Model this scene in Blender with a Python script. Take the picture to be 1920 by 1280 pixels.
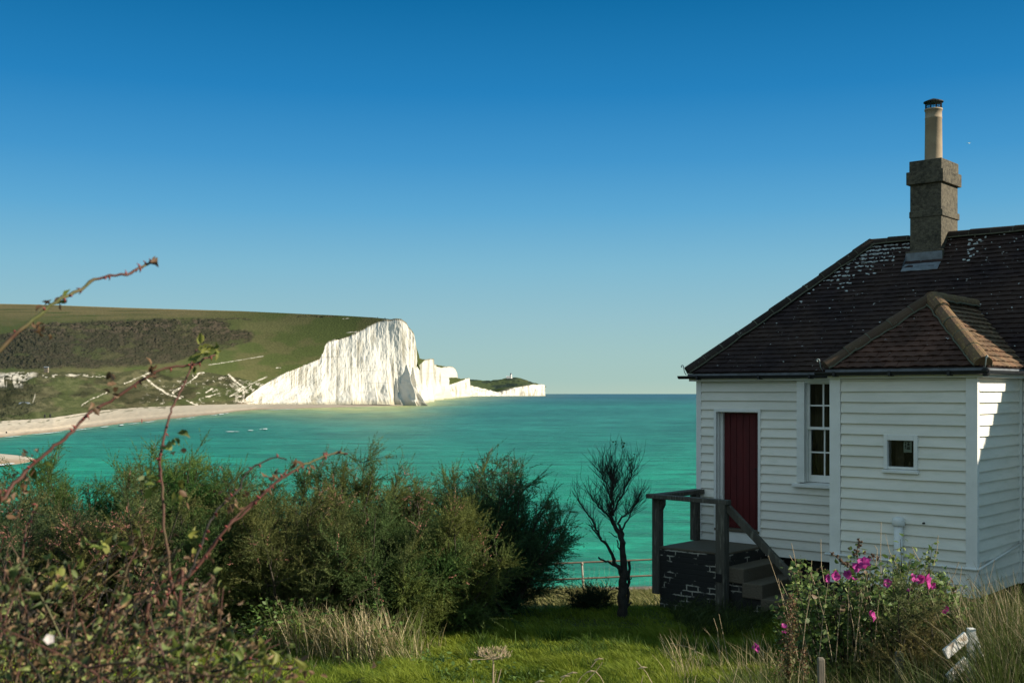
import bpy, math, random
import numpy as np
from mathutils import Vector

for o in list(bpy.data.objects):
    bpy.data.objects.remove(o)
SC = bpy.context.scene
COL = SC.collection
R = math.radians
F = 2130.0            # focal length of the photograph in its own pixels (1920 wide)
HOR = 738.0           # horizon row
SEA = -10.4           # sea level; the eye is the origin

# ------------------------------------------------------------------ camera
cam = bpy.data.cameras.new("camera")
cam.sensor_width = 36.0
cam.lens = F / 1920 * 36.0
cam.shift_y = 98.0 / 1920
cam.clip_start = 0.1
cam.clip_end = 300000
cam.dof.use_dof = True
cam.dof.focus_distance = 22.0
cam.dof.aperture_fstop = 9.0
camo = bpy.data.objects.new("camera", cam)
camo.rotation_euler = (R(90), 0, 0)
COL.objects.link(camo)
SC.camera = camo

# ------------------------------------------------------------------ light
SUN_EL, SUN_AZ = R(27.0), R(-9.0)       # azimuth from +X towards +Y
sdir = Vector((math.cos(SUN_EL) * math.cos(SUN_AZ), math.cos(SUN_EL) * math.sin(SUN_AZ), math.sin(SUN_EL)))
sun = bpy.data.lights.new("sun", 'SUN')
sun.energy = 5.0
sun.angle = R(0.5)
sun.color = (1.0, 0.90, 0.74)
suno = bpy.data.objects.new("sun", sun)
suno.rotation_euler = sdir.to_track_quat('Z', 'Y').to_euler()
suno.location = (60, -10, 40)
COL.objects.link(suno)

world = bpy.data.worlds.new("World")
SC.world = world
world.use_nodes = True
wn = world.node_tree
wn.nodes.clear()
w_out = wn.nodes.new('ShaderNodeOutputWorld')
w_bg = wn.nodes.new('ShaderNodeBackground')
w_sky = wn.nodes.new('ShaderNodeTexSky')
w_sky.sky_type = 'NISHITA'
w_sky.sun_disc = False
w_sky.sun_elevation = SUN_EL
w_sky.sun_rotation = math.atan2(sdir.x, sdir.y)
w_sky.altitude = 20
w_sky.air_density = 1.0
w_sky.dust_density = 0.35
w_sky.ozone_density = 3.0
# the deep polarised blue of the photograph: elevation ramp mixed with the sky texture
EXPO = 0.7
def lin(c): return tuple((v / 255 / 12.92 if v < 10.3 else ((v / 255 + .055) / 1.055) ** 2.4) for v in c)
w_tc = wn.nodes.new('ShaderNodeTexCoord'); w_sx = wn.nodes.new('ShaderNodeSeparateXYZ')
w_rmp = wn.nodes.new('ShaderNodeValToRGB')
wn.links.new(w_tc.outputs['Generated'], w_sx.inputs[0]); wn.links.new(w_sx.outputs[2], w_rmp.inputs[0])
stops = [(0.0, (176, 200, 187)), (.012, (166, 197, 190)), (.036, (160, 196, 196)), (.065, (149, 192, 203)), (.110, (126, 184, 209)), (.157, (92, 167, 210)), (.2, (64, 149, 203)), (.255, (32, 128, 189)), (.335, (2, 104, 161)), (.42, (60, 128, 168)), (.55, (100, 146, 168)), (1.0, (112, 150, 168))]  # stops above the frame are set paler, as added fill for the facade
els = w_rmp.color_ramp.elements
while len(els) < len(stops): els.new(.5)
for e, (p, c) in zip(els, stops):
    e.position = p; e.color = (*lin(c), 1)
w_sc = wn.nodes.new('ShaderNodeVectorMath'); w_sc.operation = 'SCALE'; w_sc.inputs['Scale'].default_value = 10 / 2 ** EXPO
wn.links.new(w_rmp.outputs[0], w_sc.inputs[0])
w_mix = wn.nodes.new('ShaderNodeMix'); w_mix.data_type = 'RGBA'; w_mix.inputs['Factor'].default_value = .02
wn.links.new(w_sky.outputs[0], w_mix.inputs['B'])
# added fill glow in the unseen sky behind the eye, lifting the shaded facade
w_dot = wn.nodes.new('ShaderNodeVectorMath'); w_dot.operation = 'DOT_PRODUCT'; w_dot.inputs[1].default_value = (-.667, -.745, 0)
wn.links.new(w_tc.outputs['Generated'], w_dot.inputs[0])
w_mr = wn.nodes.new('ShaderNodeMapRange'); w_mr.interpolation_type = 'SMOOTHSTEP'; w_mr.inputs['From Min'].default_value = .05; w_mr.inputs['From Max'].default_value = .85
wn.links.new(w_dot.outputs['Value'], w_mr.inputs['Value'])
w_rearfill = wn.nodes.new('ShaderNodeMix'); w_rearfill.data_type = 'RGBA'; w_rearfill.inputs['B'].default_value = tuple(v * 10 / 2 ** EXPO for v in (.42, .55, .64)) + (1,)
wn.links.new(w_mr.outputs[0], w_rearfill.inputs['Factor']); wn.links.new(w_sc.outputs[0], w_rearfill.inputs['A'])
wn.links.new(w_rearfill.outputs['Result'], w_mix.inputs['A'])
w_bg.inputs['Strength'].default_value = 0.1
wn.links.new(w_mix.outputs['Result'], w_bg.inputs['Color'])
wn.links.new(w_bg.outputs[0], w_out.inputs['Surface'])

SC.view_settings.view_transform = 'Standard'
SC.view_settings.look = 'None'
SC.view_settings.exposure = EXPO
SC.view_settings.gamma = 1.0
SC.view_settings.use_curve_mapping = False
SC.render.engine = 'CYCLES'
SC.cycles.max_bounces = 6
SC.cycles.transparent_max_bounces = 8
SC.cycles.use_denoising = True
SC.cycles.caustics_reflective = False
SC.cycles.caustics_refractive = False

# ------------------------------------------------------------------ helpers
rng = np.random.default_rng(7)
random.seed(7)


def P(px, py, d):
    """a photo pixel at depth d -> point in the scene"""
    return ((px - 960.0) / F * d, d, (HOR - py) / F * d)


def vnoise(x, y, seed=0):
    x = np.asarray(x, float); y = np.asarray(y, float)
    g = np.random.default_rng(seed).random((256, 256))
    xi = np.floor(x).astype(int); yi = np.floor(y).astype(int)
    fx = x - xi; fy = y - yi
    fx = fx * fx * (3 - 2 * fx); fy = fy * fy * (3 - 2 * fy)
    a = g[xi % 256, yi % 256]; b = g[(xi + 1) % 256, yi % 256]
    c = g[xi % 256, (yi + 1) % 256]; d = g[(xi + 1) % 256, (yi + 1) % 256]
    return (a * (1 - fx) + b * fx) * (1 - fy) + (c * (1 - fx) + d * fx) * fy


def fbm(x, y, seed=0, octv=4, gain=0.5):
    s = 0; a = 1; t = 0
    for i in range(octv):
        s = s + a * vnoise(np.asarray(x) * 2 ** i + 17.3 * i, np.asarray(y) * 2 ** i + 5.1 * i, seed + i)
        t += a; a *= gain
    return s / t


def sstep(a, b, x):
    t = np.clip((x - a) / (b - a), 0, 1)
    return t * t * (3 - 2 * t)


def unit(v):
    return v / np.maximum(np.linalg.norm(v, axis=-1, keepdims=True), 1e-9)


def link(name, me, mat, parent=None, smooth=False):
    o = bpy.data.objects.new(name, me)
    COL.objects.link(o)
    if mat:
        me.materials.append(mat)
    if parent:
        o.parent = parent
    if smooth:
        me.polygons.foreach_set('use_smooth', np.ones(len(me.polygons), bool))
    return o


def polymesh(name, V, T, k, cols=None):
    """V (n,3), T (m,k) numpy -> mesh; cols (n,3) -> point colour attribute 'col'"""
    me = bpy.data.meshes.new(name)
    V = np.ascontiguousarray(V, dtype=np.float32); T = np.ascontiguousarray(T, dtype=np.int32)
    me.vertices.add(len(V)); me.vertices.foreach_set('co', V.ravel())
    me.loops.add(T.size); me.loops.foreach_set('vertex_index', T.ravel())
    me.polygons.add(len(T)); me.polygons.foreach_set('loop_start', np.arange(0, T.size, k, dtype=np.int32))
    me.update(calc_edges=True)
    me.validate()
    if cols is not None:
        a = me.attributes.new('col', 'FLOAT_COLOR', 'POINT')
        c = np.ones((len(V), 4), np.float32); c[:, :3] = cols
        a.data.foreach_set('color', c.ravel())
    return me


def gridmesh(name, X, Y, Z, cols=None):
    n, m = X.shape
    V = np.stack([X, Y, Z], -1).reshape(-1, 3)
    i = np.arange(n * m).reshape(n, m)
    T = np.stack([i[:-1, :-1], i[1:, :-1], i[1:, 1:], i[:-1, 1:]], -1).reshape(-1, 4)
    return polymesh(name, V, T, 4, None if cols is None else cols.reshape(-1, 3))


class MB:
    """collects boxes, tubes and prisms and links them as ONE mesh object"""
    def __init__(s):
        s.v = []; s.f = []

    def add(s, vs, fs):
        n = len(s.v)
        s.v += [tuple(map(float, p)) for p in vs]
        s.f += [tuple(n + i for i in f) for f in fs]
        return s

    def box(s, x0, x1, y0, y1, z0, z1):
        return s.add([(x0, y0, z0), (x1, y0, z0), (x1, y1, z0), (x0, y1, z0), (x0, y0, z1), (x1, y0, z1), (x1, y1, z1), (x0, y1, z1)],
                     [(0, 3, 2, 1), (4, 5, 6, 7), (0, 1, 5, 4), (1, 2, 6, 5), (2, 3, 7, 6), (3, 0, 4, 7)])

    def obox(s, a, b, w, h, up=(0, 0, 1)):
        """a bar from a to b with width w and height h"""
        a = Vector(a); b = Vector(b); d = (b - a).normalized()
        sd = d.cross(Vector(up)).normalized(); u = sd.cross(d).normalized()
        vs = []
        for p in (a, b):
            for i, j in ((-1, -1), (1, -1), (1, 1), (-1, 1)):
                vs.append(p + sd * (i * w / 2) + u * (j * h / 2))
        return s.add(vs, [(0, 1, 2, 3), (7, 6, 5, 4), (0, 4, 5, 1), (1, 5, 6, 2), (2, 6, 7, 3), (3, 7, 4, 0)])

    def tube(s, pts, rad, n=6, cap=True):
        pts = [Vector(p) for p in pts]
        if not hasattr(rad, '__len__'):
            rad = [rad] * len(pts)
        rings = []; vs = []
        ref = None
        for k, p in enumerate(pts):
            d = (pts[min(k + 1, len(pts) - 1)] - pts[max(k - 1, 0)])
            d = d.normalized() if d.length > 1e-9 else Vector((0, 0, 1))
            if ref is None:
                ref = Vector((1, 0, 0)) if abs(d.x) < .8 else Vector((0, 1, 0))
            a = (ref - d * ref.dot(d)).normalized(); b = d.cross(a); ref = a
            rings.append(len(vs))
            for i in range(n):
                t = 2 * math.pi * i / n
                vs.append(p + (a * math.cos(t) + b * math.sin(t)) * rad[k])
        fs = []
        for k in range(len(pts) - 1):
            for i in range(n):
                j = (i + 1) % n
                fs.append((rings[k] + i, rings[k] + j, rings[k + 1] + j, rings[k + 1] + i))
        if cap:
            fs.append(tuple(rings[0] + i for i in range(n))[::-1])
            fs.append(tuple(rings[-1] + i for i in range(n)))
        return s.add(vs, fs)

    def prism(s, poly, axis, a0, a1):
        """extrude a 2-D polygon along axis 0 (x) or 1 (y)"""
        n = len(poly); vs = []
        for a in (a0, a1):
            for p, q in poly:
                vs.append((a, p, q) if axis == 0 else (p, a, q) if axis == 1 else (p, q, a))
        fs = [tuple(range(n))[::-1], tuple(range(n, 2 * n))]
        for i in range(n):
            j = (i + 1) % n
            fs.append((i, j, n + j, n + i))
        return s.add(vs, fs)

    def build(s, name, mat, parent=None, org=(0, 0, 0), smooth=False, bevel=0):
        me = bpy.data.meshes.new(name)
        me.from_pydata([(x - org[0], y - org[1], z - org[2]) for x, y, z in s.v], [], s.f)
        me.update()
        import bmesh
        b = bmesh.new(); b.from_mesh(me)
        bmesh.ops.recalc_face_normals(b, faces=b.faces)
        b.to_mesh(me); b.free()
        o = link(name, me, mat, parent, smooth)
        if bevel:
            m = o.modifiers.new('bevel', 'BEVEL'); m.width = bevel; m.segments = 2; m.limit_method = 'ANGLE'
        return o


def tag(o, label, cat, group=None, kind=None):
    if label: o['label'] = label
    if cat: o['category'] = cat
    if group: o['group'] = group
    if kind: o['kind'] = kind
    return o


def thing(name, label, cat, loc=(0, 0, 0), rz=0, group=None):
    o = bpy.data.objects.new(name, None)
    o.empty_display_size = 0.3
    COL.objects.link(o)
    o.location = loc
    o.rotation_euler = (0, 0, rz)
    return tag(o, label, cat, group)


def struct(o):
    o['kind'] = 'structure'
    return o


def pmat(name, col=(.5, .5, .5), attr=False, rough=.8, spec=.25, var=None, var2=None, bump=None, transl=0, island=0, coord='Object', metal=0, vscale=(1, 1, 1)):
    """procedural material. var=(scale, colour, amount[, detail]) blends a noise-masked second colour; island = random value spread per mesh island"""
    m = bpy.data.materials.new(name)
    m.use_nodes = True
    nt = m.node_tree; N = nt.nodes; L = nt.links
    bs = N['Principled BSDF']
    bs.inputs['Roughness'].default_value = rough
    bs.inputs['Specular IOR Level'].default_value = spec
    bs.inputs['Metallic'].default_value = metal
    tc = N.new('ShaderNodeTexCoord')
    mp = N.new('ShaderNodeMapping'); mp.inputs['Scale'].default_value = vscale
    L.new(tc.outputs[coord], mp.inputs['Vector'])
    if attr:
        a = N.new('ShaderNodeAttribute'); a.attribute_name = 'col'
        cur = a.outputs['Color']
    else:
        c = N.new('ShaderNodeRGB'); c.outputs[0].default_value = (*col, 1)
        cur = c.outputs[0]
    for v in (var, var2):
        if v:
            nz = N.new('ShaderNodeTexNoise'); nz.inputs['Scale'].default_value = v[0]
            nz.inputs['Detail'].default_value = v[3] if len(v) > 3 else 5
            nz.inputs['Roughness'].default_value = .65
            L.new(mp.outputs[0], nz.inputs['Vector'])
            rp = N.new('ShaderNodeMapRange')
            lo, hi = (v[4], v[5]) if len(v) > 5 else (.38, .62)
            rp.inputs['From Min'].default_value = lo; rp.inputs['From Max'].default_value = hi
            rp.inputs['To Max'].default_value = v[2]
            L.new(nz.outputs['Fac'], rp.inputs['Value'])
            mx = N.new('ShaderNodeMix'); mx.data_type = 'RGBA'
            mx.inputs['B'].default_value = (*v[1], 1)
            L.new(rp.outputs[0], mx.inputs['Factor']); L.new(cur, mx.inputs['A'])
            cur = mx.outputs['Result']
    if island:
        g = N.new('ShaderNodeNewGeometry')
        mr = N.new('ShaderNodeMapRange'); mr.inputs['To Min'].default_value = 1 - island; mr.inputs['To Max'].default_value = 1 + island
        L.new(g.outputs['Random Per Island'], mr.inputs['Value'])
        mx = N.new('ShaderNodeVectorMath'); mx.operation = 'SCALE'
        L.new(cur, mx.inputs[0]); L.new(mr.outputs[0], mx.inputs['Scale'])
        cur = mx.outputs[0]
    L.new(cur, bs.inputs['Base Color'])
    if bump:
        nz = N.new('ShaderNodeTexNoise'); nz.inputs['Scale'].default_value = bump[0]; nz.inputs['Detail'].default_value = 6
        L.new(mp.outputs[0], nz.inputs['Vector'])
        bp = N.new('ShaderNodeBump'); bp.inputs['Strength'].default_value = bump[1]; bp.inputs['Distance'].default_value = bump[2]
        L.new(nz.outputs['Fac'], bp.inputs['Height']); L.new(bp.outputs[0], bs.inputs['Normal'])
    if transl:
        out = N['Material Output']
        tr = N.new('ShaderNodeBsdfTranslucent'); L.new(cur, tr.inputs['Color'])
        ms = N.new('ShaderNodeMixShader'); ms.inputs[0].default_value = transl
        L.new(bs.outputs[0], ms.inputs[1]); L.new(tr.outputs[0], ms.inputs[2])
        L.new(ms.outputs[0], out.inputs['Surface'])
    m['_n'] = 1
    return m


# ------------------------------------------------------------------ materials
M_white = pmat('white_paint', (.82, .79, .71), rough=.55, var=(1.3, (.60, .60, .54), .55), var2=(9, (.55, .58, .46), .35, 8, .52, .70), bump=(40, .12, .01), vscale=(.35, .35, 1.6))
M_trim = pmat('white_trim', (.80, .80, .77), rough=.5, var=(3, (.62, .62, .58), .4), bump=(50, .1, .005))
M_tile_w = pmat('clay_tile_warm', (.115, .058, .042), rough=.9, spec=.1, island=.26, var=(1.5, (.065, .040, .033), .8), var2=(13, (.62, .62, .60), .85, 8, .66, .69), bump=(60, .4, .01))
M_tile = pmat('clay_tile', (.054, .035, .029), rough=.9, spec=.08, island=.16, var=(1.1, (.028, .020, .022), .8), var2=(13, (.62, .62, .60), .85, 8, .655, .69), bump=(60, .4, .01))
M_tile_lichen = pmat('clay_tile_lichen', (.165, .088, .052), rough=.9, island=.32, var=(5, (.10, .075, .045), .8), var2=(22, (.40, .26, .10), .45, 8, .52, .68), bump=(60, .5, .01))
M_hip = pmat('hip_tile', (.030, .024, .022), rough=.9, spec=.1, island=.25, var=(4, (.055, .042, .030), .7), var2=(19, (.5, .47, .40), .7, 8, .64, .70), bump=(45, .5, .015))
M_hip_l = pmat('hip_tile_mossy', (.15, .088, .055), rough=.9, island=.15, var=(7, (.17, .11, .05), .9), var2=(26, (.42, .28, .10), .6, 8, .54, .66), bump=(60, .6, .015))
M_hip_b = pmat('hip_tile_brown', (.095, .060, .043), rough=.9, spec=.1, island=.2, var=(5, (.10, .072, .045), .7), var2=(22, (.5, .46, .38), .7, 8, .64, .70), bump=(45, .5, .015))
M_mortar = pmat('mortar', (.12, .115, .085), rough=.95, var=(20, (.10, .11, .07), .7), bump=(50, .6, .02))
M_gutter = pmat('black_gutter', (.010, .012, .016), rough=.45, spec=.4, var=(9, (.03, .03, .03), .4))
M_lead = pmat('lead', (.20, .225, .25), rough=.5, var=(9, (.11, .12, .13), .7))
M_chim = pmat('render_stone', (.085, .074, .055), rough=.95, var=(3.2, (.032, .030, .024), .85), var2=(18, (.17, .15, .105), .6), bump=(30, .6, .03))
M_pot = pmat('buff_clay', (.36, .28, .185), rough=.75, var=(4, (.25, .19, .125), .6), bump=(30, .15, .01))
M_iron = pmat('dark_iron', (.015, .014, .014), rough=.6)
M_greyiron = pmat('galvanised', (.25, .30, .30), rough=.5, metal=.4)
M_door = pmat('red_door_paint', (.100, .014, .015), rough=.55, var=(7, (.055, .009, .011), .6), bump=(30, .15, .01), vscale=(1, 1, .2))
M_dark = pmat('dark_interior', (.035, .03, .027), rough=.9)
M_curtain = pmat('curtain', (.16, .12, .08), rough=.9, var=(6, (.06, .045, .03), .8), vscale=(4, 4, .3))
M_paper = pmat('paper', (.55, .58, .52), rough=.8)
M_ink = pmat('ink', (.02, .02, .02), rough=.8)
M_wood = pmat('weathered_wood', (.095, .088, .072), rough=.9, var=(5, (.05, .046, .038), .8), var2=(26, (.22, .215, .17), .6, 8, .54, .64), bump=(22, .8, .02), vscale=(1, 1, .12))
M_conc = pmat('old_concrete', (.105, .085, .062), rough=.95, var=(3, (.10, .085, .065), .8), var2=(40, (.15, .13, .095), .4), bump=(35, .5, .02))
M_black = pmat('black_plinth', (.016, .015, .013), rough=.8, var=(8, (.025, .022, .02), .6), bump=(20, .4, .02))

# black painted brick with flaking pale mortar
M_brick = bpy.data.materials.new('black_painted_brick')
M_brick.use_nodes = True
_n = M_brick.node_tree.nodes; _l = M_brick.node_tree.links; _b = _n['Principled BSDF']
_tc = _n.new('ShaderNodeTexCoord'); _sp = _n.new('ShaderNodeSeparateXYZ'); _cb = _n.new('ShaderNodeCombineXYZ')
_ad = _n.new('ShaderNodeMath'); _ad.operation = 'ADD'
_l.new(_tc.outputs['Object'], _sp.inputs[0]); _l.new(_sp.outputs[0], _ad.inputs[0]); _l.new(_sp.outputs[1], _ad.inputs[1])
_l.new(_ad.outputs[0], _cb.inputs[0]); _l.new(_sp.outputs[2], _cb.inputs[1])
_wn = _n.new('ShaderNodeTexNoise'); _wn.inputs['Scale'].default_value = 14; _wn.inputs['Detail'].default_value = 5
_wm = _n.new('ShaderNodeVectorMath'); _wm.operation = 'MULTIPLY_ADD'; _wm.inputs[1].default_value = (.035, .03, .03)
_l.new(_tc.outputs['Object'], _wn.inputs['Vector']); _l.new(_wn.outputs['Color'], _wm.inputs[0]); _l.new(_cb.outputs[0], _wm.inputs[2])
_bk = _n.new('ShaderNodeTexBrick')
_bk.inputs['Scale'].default_value = 1; _bk.inputs['Brick Width'].default_value = .20; _bk.inputs['Row Height'].default_value = .082
_bk.inputs['Mortar Size'].default_value = .011; _bk.inputs['Mortar Smooth'].default_value = .3
_l.new(_wm.outputs[0], _bk.inputs['Vector'])
_nz = _n.new('ShaderNodeTexNoise'); _nz.inputs['Scale'].default_value = 3.4; _nz.inputs['Detail'].default_value = 8
_l.new(_tc.outputs['Object'], _nz.inputs['Vector'])
_mr = _n.new('ShaderNodeMapRange'); _mr.inputs['From Min'].default_value = .515; _mr.inputs['From Max'].default_value = .575
_l.new(_nz.outputs['Fac'], _mr.inputs['Value'])
_mu = _n.new('ShaderNodeMath'); _mu.operation = 'MULTIPLY'; _l.new(_bk.outputs['Fac'], _mu.inputs[0]); _l.new(_mr.outputs[0], _mu.inputs[1])
_mx = _n.new('ShaderNodeMix'); _mx.data_type = 'RGBA'; _mx.inputs['A'].default_value = (.014, .014, .013, 1); _mx.inputs['B'].default_value = (.42, .40, .34, 1)
_l.new(_mu.outputs[0], _mx.inputs['Factor']); _l.new(_mx.outputs['Result'], _b.inputs['Base Color'])
_bp = _n.new('ShaderNodeBump'); _bp.invert = True; _bp.inputs['Strength'].default_value = .7; _bp.inputs['Distance'].default_value = .01
_l.new(_bk.outputs['Fac'], _bp.inputs['Height']); _l.new(_bp.outputs[0], _b.inputs['Normal'])
_b.inputs['Roughness'].default_value = .75

M_glass = bpy.data.materials.new('window_glass')
M_glass.use_nodes = True
_nt = M_glass.node_tree; _nt.nodes.remove(_nt.nodes['Principled BSDF'])
_t = _nt.nodes.new('ShaderNodeBsdfTransparent'); _t.inputs[0].default_value = (.82, .86, .85, 1)
_g = _nt.nodes.new('ShaderNodeBsdfGlossy'); _g.inputs['Roughness'].default_value = .015
_f = _nt.nodes.new('ShaderNodeFresnel'); _f.inputs['IOR'].default_value = 1.42
_m = _nt.nodes.new('ShaderNodeMixShader')
_nt.links.new(_f.outputs[0], _m.inputs[0]); _nt.links.new(_t.outputs[0], _m.inputs[1]); _nt.links.new(_g.outputs[0], _m.inputs[2])
_nt.links.new(_m.outputs[0], _nt.nodes['Material Output'].inputs['Surface'])

M_ground = pmat('meadow_soil', (.045, .06, .016), rough=.95, var=(1.5, (.08, .075, .025), .7), var2=(9, (.03, .045, .012), .6), bump=(12, .6, .08))
M_grass = pmat('grass_blade', attr=True, rough=.6, spec=.2, transl=.35)
M_leaf = pmat('leaf', attr=True, rough=.55, spec=.3, transl=.3)
M_needle = pmat('feathery_leaf', attr=True, rough=.7, spec=.15, transl=.32)
M_bark = pmat('grey_bark', (.075, .062, .045), rough=.95, var=(9, (.03, .026, .02), .8), bump=(40, .7, .02))
M_darkbark = pmat('dark_bark', (.022, .019, .016), rough=.95, var=(12, (.045, .04, .033), .6), bump=(45, .8, .02))
M_cane = pmat('rose_cane', (.085, .034, .024), rough=.6, var=(5, (.10, .115, .035), .9, 4, .50, .66), bump=(60, .3, .004))
M_thorn = pmat('thorn', (.22, .05, .045), rough=.6)
M_petal = pmat('pink_petal', (.52, .035, .28), rough=.6, spec=.2, var=(30, (.62, .14, .42), .6), transl=.35)
M_petalw = pmat('white_petal', (.75, .66, .62), rough=.6, spec=.2, transl=.3)
M_dry = pmat('dry_stem', (.42, .33, .21), rough=.8, var=(15, (.26, .19, .11), .7))
M_stake = pmat('stake_wood', (.30, .25, .19), rough=.9, var=(7, (.09, .075, .055), .8), bump=(25, .7, .01), vscale=(1, 1, .2))
M_oldwhite = pmat('flaking_white', (.70, .68, .64), rough=.7, var=(9, (.36, .27, .19), .8, 6, .56, .62), bump=(30, .5, .006))
M_hill = pmat('downland', attr=True, rough=.95, spec=.05, var=(.35, (.03, .035, .016), .35, 6), bump=(.5, .5, 1.2))
M_beach = pmat('shingle', attr=True, rough=.95, spec=.1, var=(.5, (.30, .25, .19), .45, 6))
M_chalk = pmat('chalk', attr=True, rough=.95, spec=.05, bump=(.35, .35, .9), vscale=(1, 1, .35))
M_chalkwall = pmat('sea_wall_concrete', (.30, .24, .19), rough=.95, var=(2, (.18, .14, .11), .7), bump=(10, .5, .03))
M_pipe = pmat('rail_paint', (.42, .38, .31), rough=.6, var=(6, (.24, .17, .11), .7))
M_rail = pmat('rail_rust', (.20, .155, .11), rough=.7, var=(6, (.12, .085, .06), .7))
M_foam = pmat('foam', (.62, .66, .65), rough=.8)
M_cloth = [pmat('dark_clothing', (.02, .02, .025), rough=.9), pmat('red_clothing', (.30, .03, .03), rough=.9), pmat('pale_clothing', (.45, .42, .38), rough=.9)]
M_gull = pmat('gull_white', (.8, .8, .8), rough=.7)

# sea: body colour from the seabed and depth, ripples in the surface
M_sea = bpy.data.materials.new('sea_water')
M_sea.use_nodes = True
_n = M_sea.node_tree.nodes; _l = M_sea.node_tree.links; _b = _n['Principled BSDF']
_a = _n.new('ShaderNodeAttribute'); _a.attribute_name = 'col'
_tc = _n.new('ShaderNodeTexCoord')
_mp = _n.new('ShaderNodeMapping'); _mp.inputs['Scale'].default_value = (.35, 1.0, 1)
_l.new(_tc.outputs['Object'], _mp.inputs['Vector'])
_nz = _n.new('ShaderNodeTexNoise'); _nz.inputs['Scale'].default_value = .55; _nz.inputs['Detail'].default_value = 8; _nz.inputs['Roughness'].default_value = .7
_l.new(_mp.outputs[0], _nz.inputs['Vector'])
_bp = _n.new('ShaderNodeBump'); _bp.inputs['Strength'].default_value = 1.0; _bp.inputs['Distance'].default_value = 1.6
_l.new(_nz.outputs['Fac'], _bp.inputs['Height']); _l.new(_bp.outputs[0], _b.inputs['Normal'])
_n2 = _n.new('ShaderNodeTexNoise'); _n2.inputs['Scale'].default_value = .22; _n2.inputs['Detail'].default_value = 9; _n2.inputs['Roughness'].default_value = .75
_l.new(_mp.outputs[0], _n2.inputs['Vector'])
_m2 = _n.new('ShaderNodeMapRange'); _m2.inputs['From Min'].default_value = .3; _m2.inputs['From Max'].default_value = .7; _m2.inputs['To Min'].default_value = .38; _m2.inputs['To Max'].default_value = 1.62
_l.new(_n2.outputs['Fac'], _m2.inputs['Value'])
_vs = _n.new('ShaderNodeVectorMath'); _vs.operation = 'SCALE'; _l.new(_a.outputs['Color'], _vs.inputs[0]); _l.new(_m2.outputs[0], _vs.inputs['Scale'])
_l.new(_vs.outputs[0], _b.inputs['Base Color'])
_b.inputs['Roughness'].default_value = .35
_b.inputs['Specular IOR Level'].default_value = .12

# ================================================================== SETTING
# ------------------------------------------------------------------ near ground
def gz(x, y):
    x = np.asarray(x, float); y = np.asarray(y, float)
    z = np.interp(y, [-60, -5, 0, 3, 8, 11, 13, 17, 24, 36, 38.2, 39.5, 60], [-1.4, -1.55, -1.65, -1.8, -2.75, -3.12, -3.2, -3.24, -4.48, -6.38, -6.55, -11, -12])
    z = z + .40 * sstep(3.0, 4.4, x) * (1 - sstep(14.5, 16.5, y)) * sstep(4, 8, y)
    z = z + .10 * (fbm(x * .6, y * .6, 3, 3) - .5) * sstep(4, 10, y)
    return z

gx = np.concatenate([np.linspace(-60, -12, 40), np.linspace(-11.7, 12, 120), np.linspace(12.5, 60, 40)])
gy = np.concatenate([np.linspace(-60, 4, 50), np.linspace(4.2, 40, 180), np.linspace(41, 60, 6)])
GX, GY = np.meshgrid(gx, gy, indexing='ij')
struct(link('ground', gridmesh('ground', GX, GY, gz(GX, GY)), M_ground, smooth=True))

# ------------------------------------------------------------------ sea
pxs = np.linspace(-2600, 4200, 520)
pxs = np.sort(np.concatenate([pxs, np.linspace(-20, 1330, 500)]))
ys = np.concatenate([738 + 10.4 * F / np.geomspace(70000, 900, 70), np.linspace(763.2, 1180, 300), np.geomspace(1190, 1500, 8)])
PX, PY = np.meshgrid(pxs, ys, indexing='ij')
D = -SEA * F / (PY - HOR)
k = PY - HOR
near = np.array([.010, .29, .165]); mid = np.array([.032, .182, .142]); far = np.array([.035, .098, .112])
w1 = sstep(20, 190, k)[..., None]; w0 = sstep(2, 26, k)[..., None]
col = far * (1 - w0) + mid * w0
col = col * (1 - w1) + near * w1
band = fbm(PX * .0028, np.log(np.maximum(k, .3)) * 6, 21, 4)
col = col * (.66 + .68 * band[..., None])
# shallows over chalk and sand close inshore
shore = np.interp(PX, [-400, 0, 200, 400, 480, 560, 700, 760, 800, 860, 900, 1020], [830, 821, 799, 779, 769, 766, 763, 761, 754, 746, 743, 742])
dist = PY - shore
sh = np.exp(-np.maximum(dist, 0) / (np.interp(PX, [0, 400, 560, 700, 800, 900, 1000], [4, 5, 11, 20, 19, 10, 4]))) * np.interp(PX, [0, 380, 480, 620, 800, 880, 1010, 1100], [.25, .35, .75, 1, .95, .6, .12, 0])
wob = fbm(PX * .012, PY * .25, 33, 3)
sh = np.clip(sh * (.5 + 1.0 * wob), 0, 1)[..., None]
col = col * (1 - sh) + np.array([.40, .43, .17]) * sh
rp = fbm(PX * .03, np.log(np.maximum(k, .3)) * 45, 44, 3)[..., None]
rp2 = fbm(PX * .09, np.log(np.maximum(k, .3)) * 160, 47, 2)[..., None]
col = col * (.68 + .40 * rp + .24 * rp2)
X = (PX - 960) / F * D
struct(link('sea', gridmesh('sea', X, D, np.full_like(X, SEA), col), M_sea, smooth=True))

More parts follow.
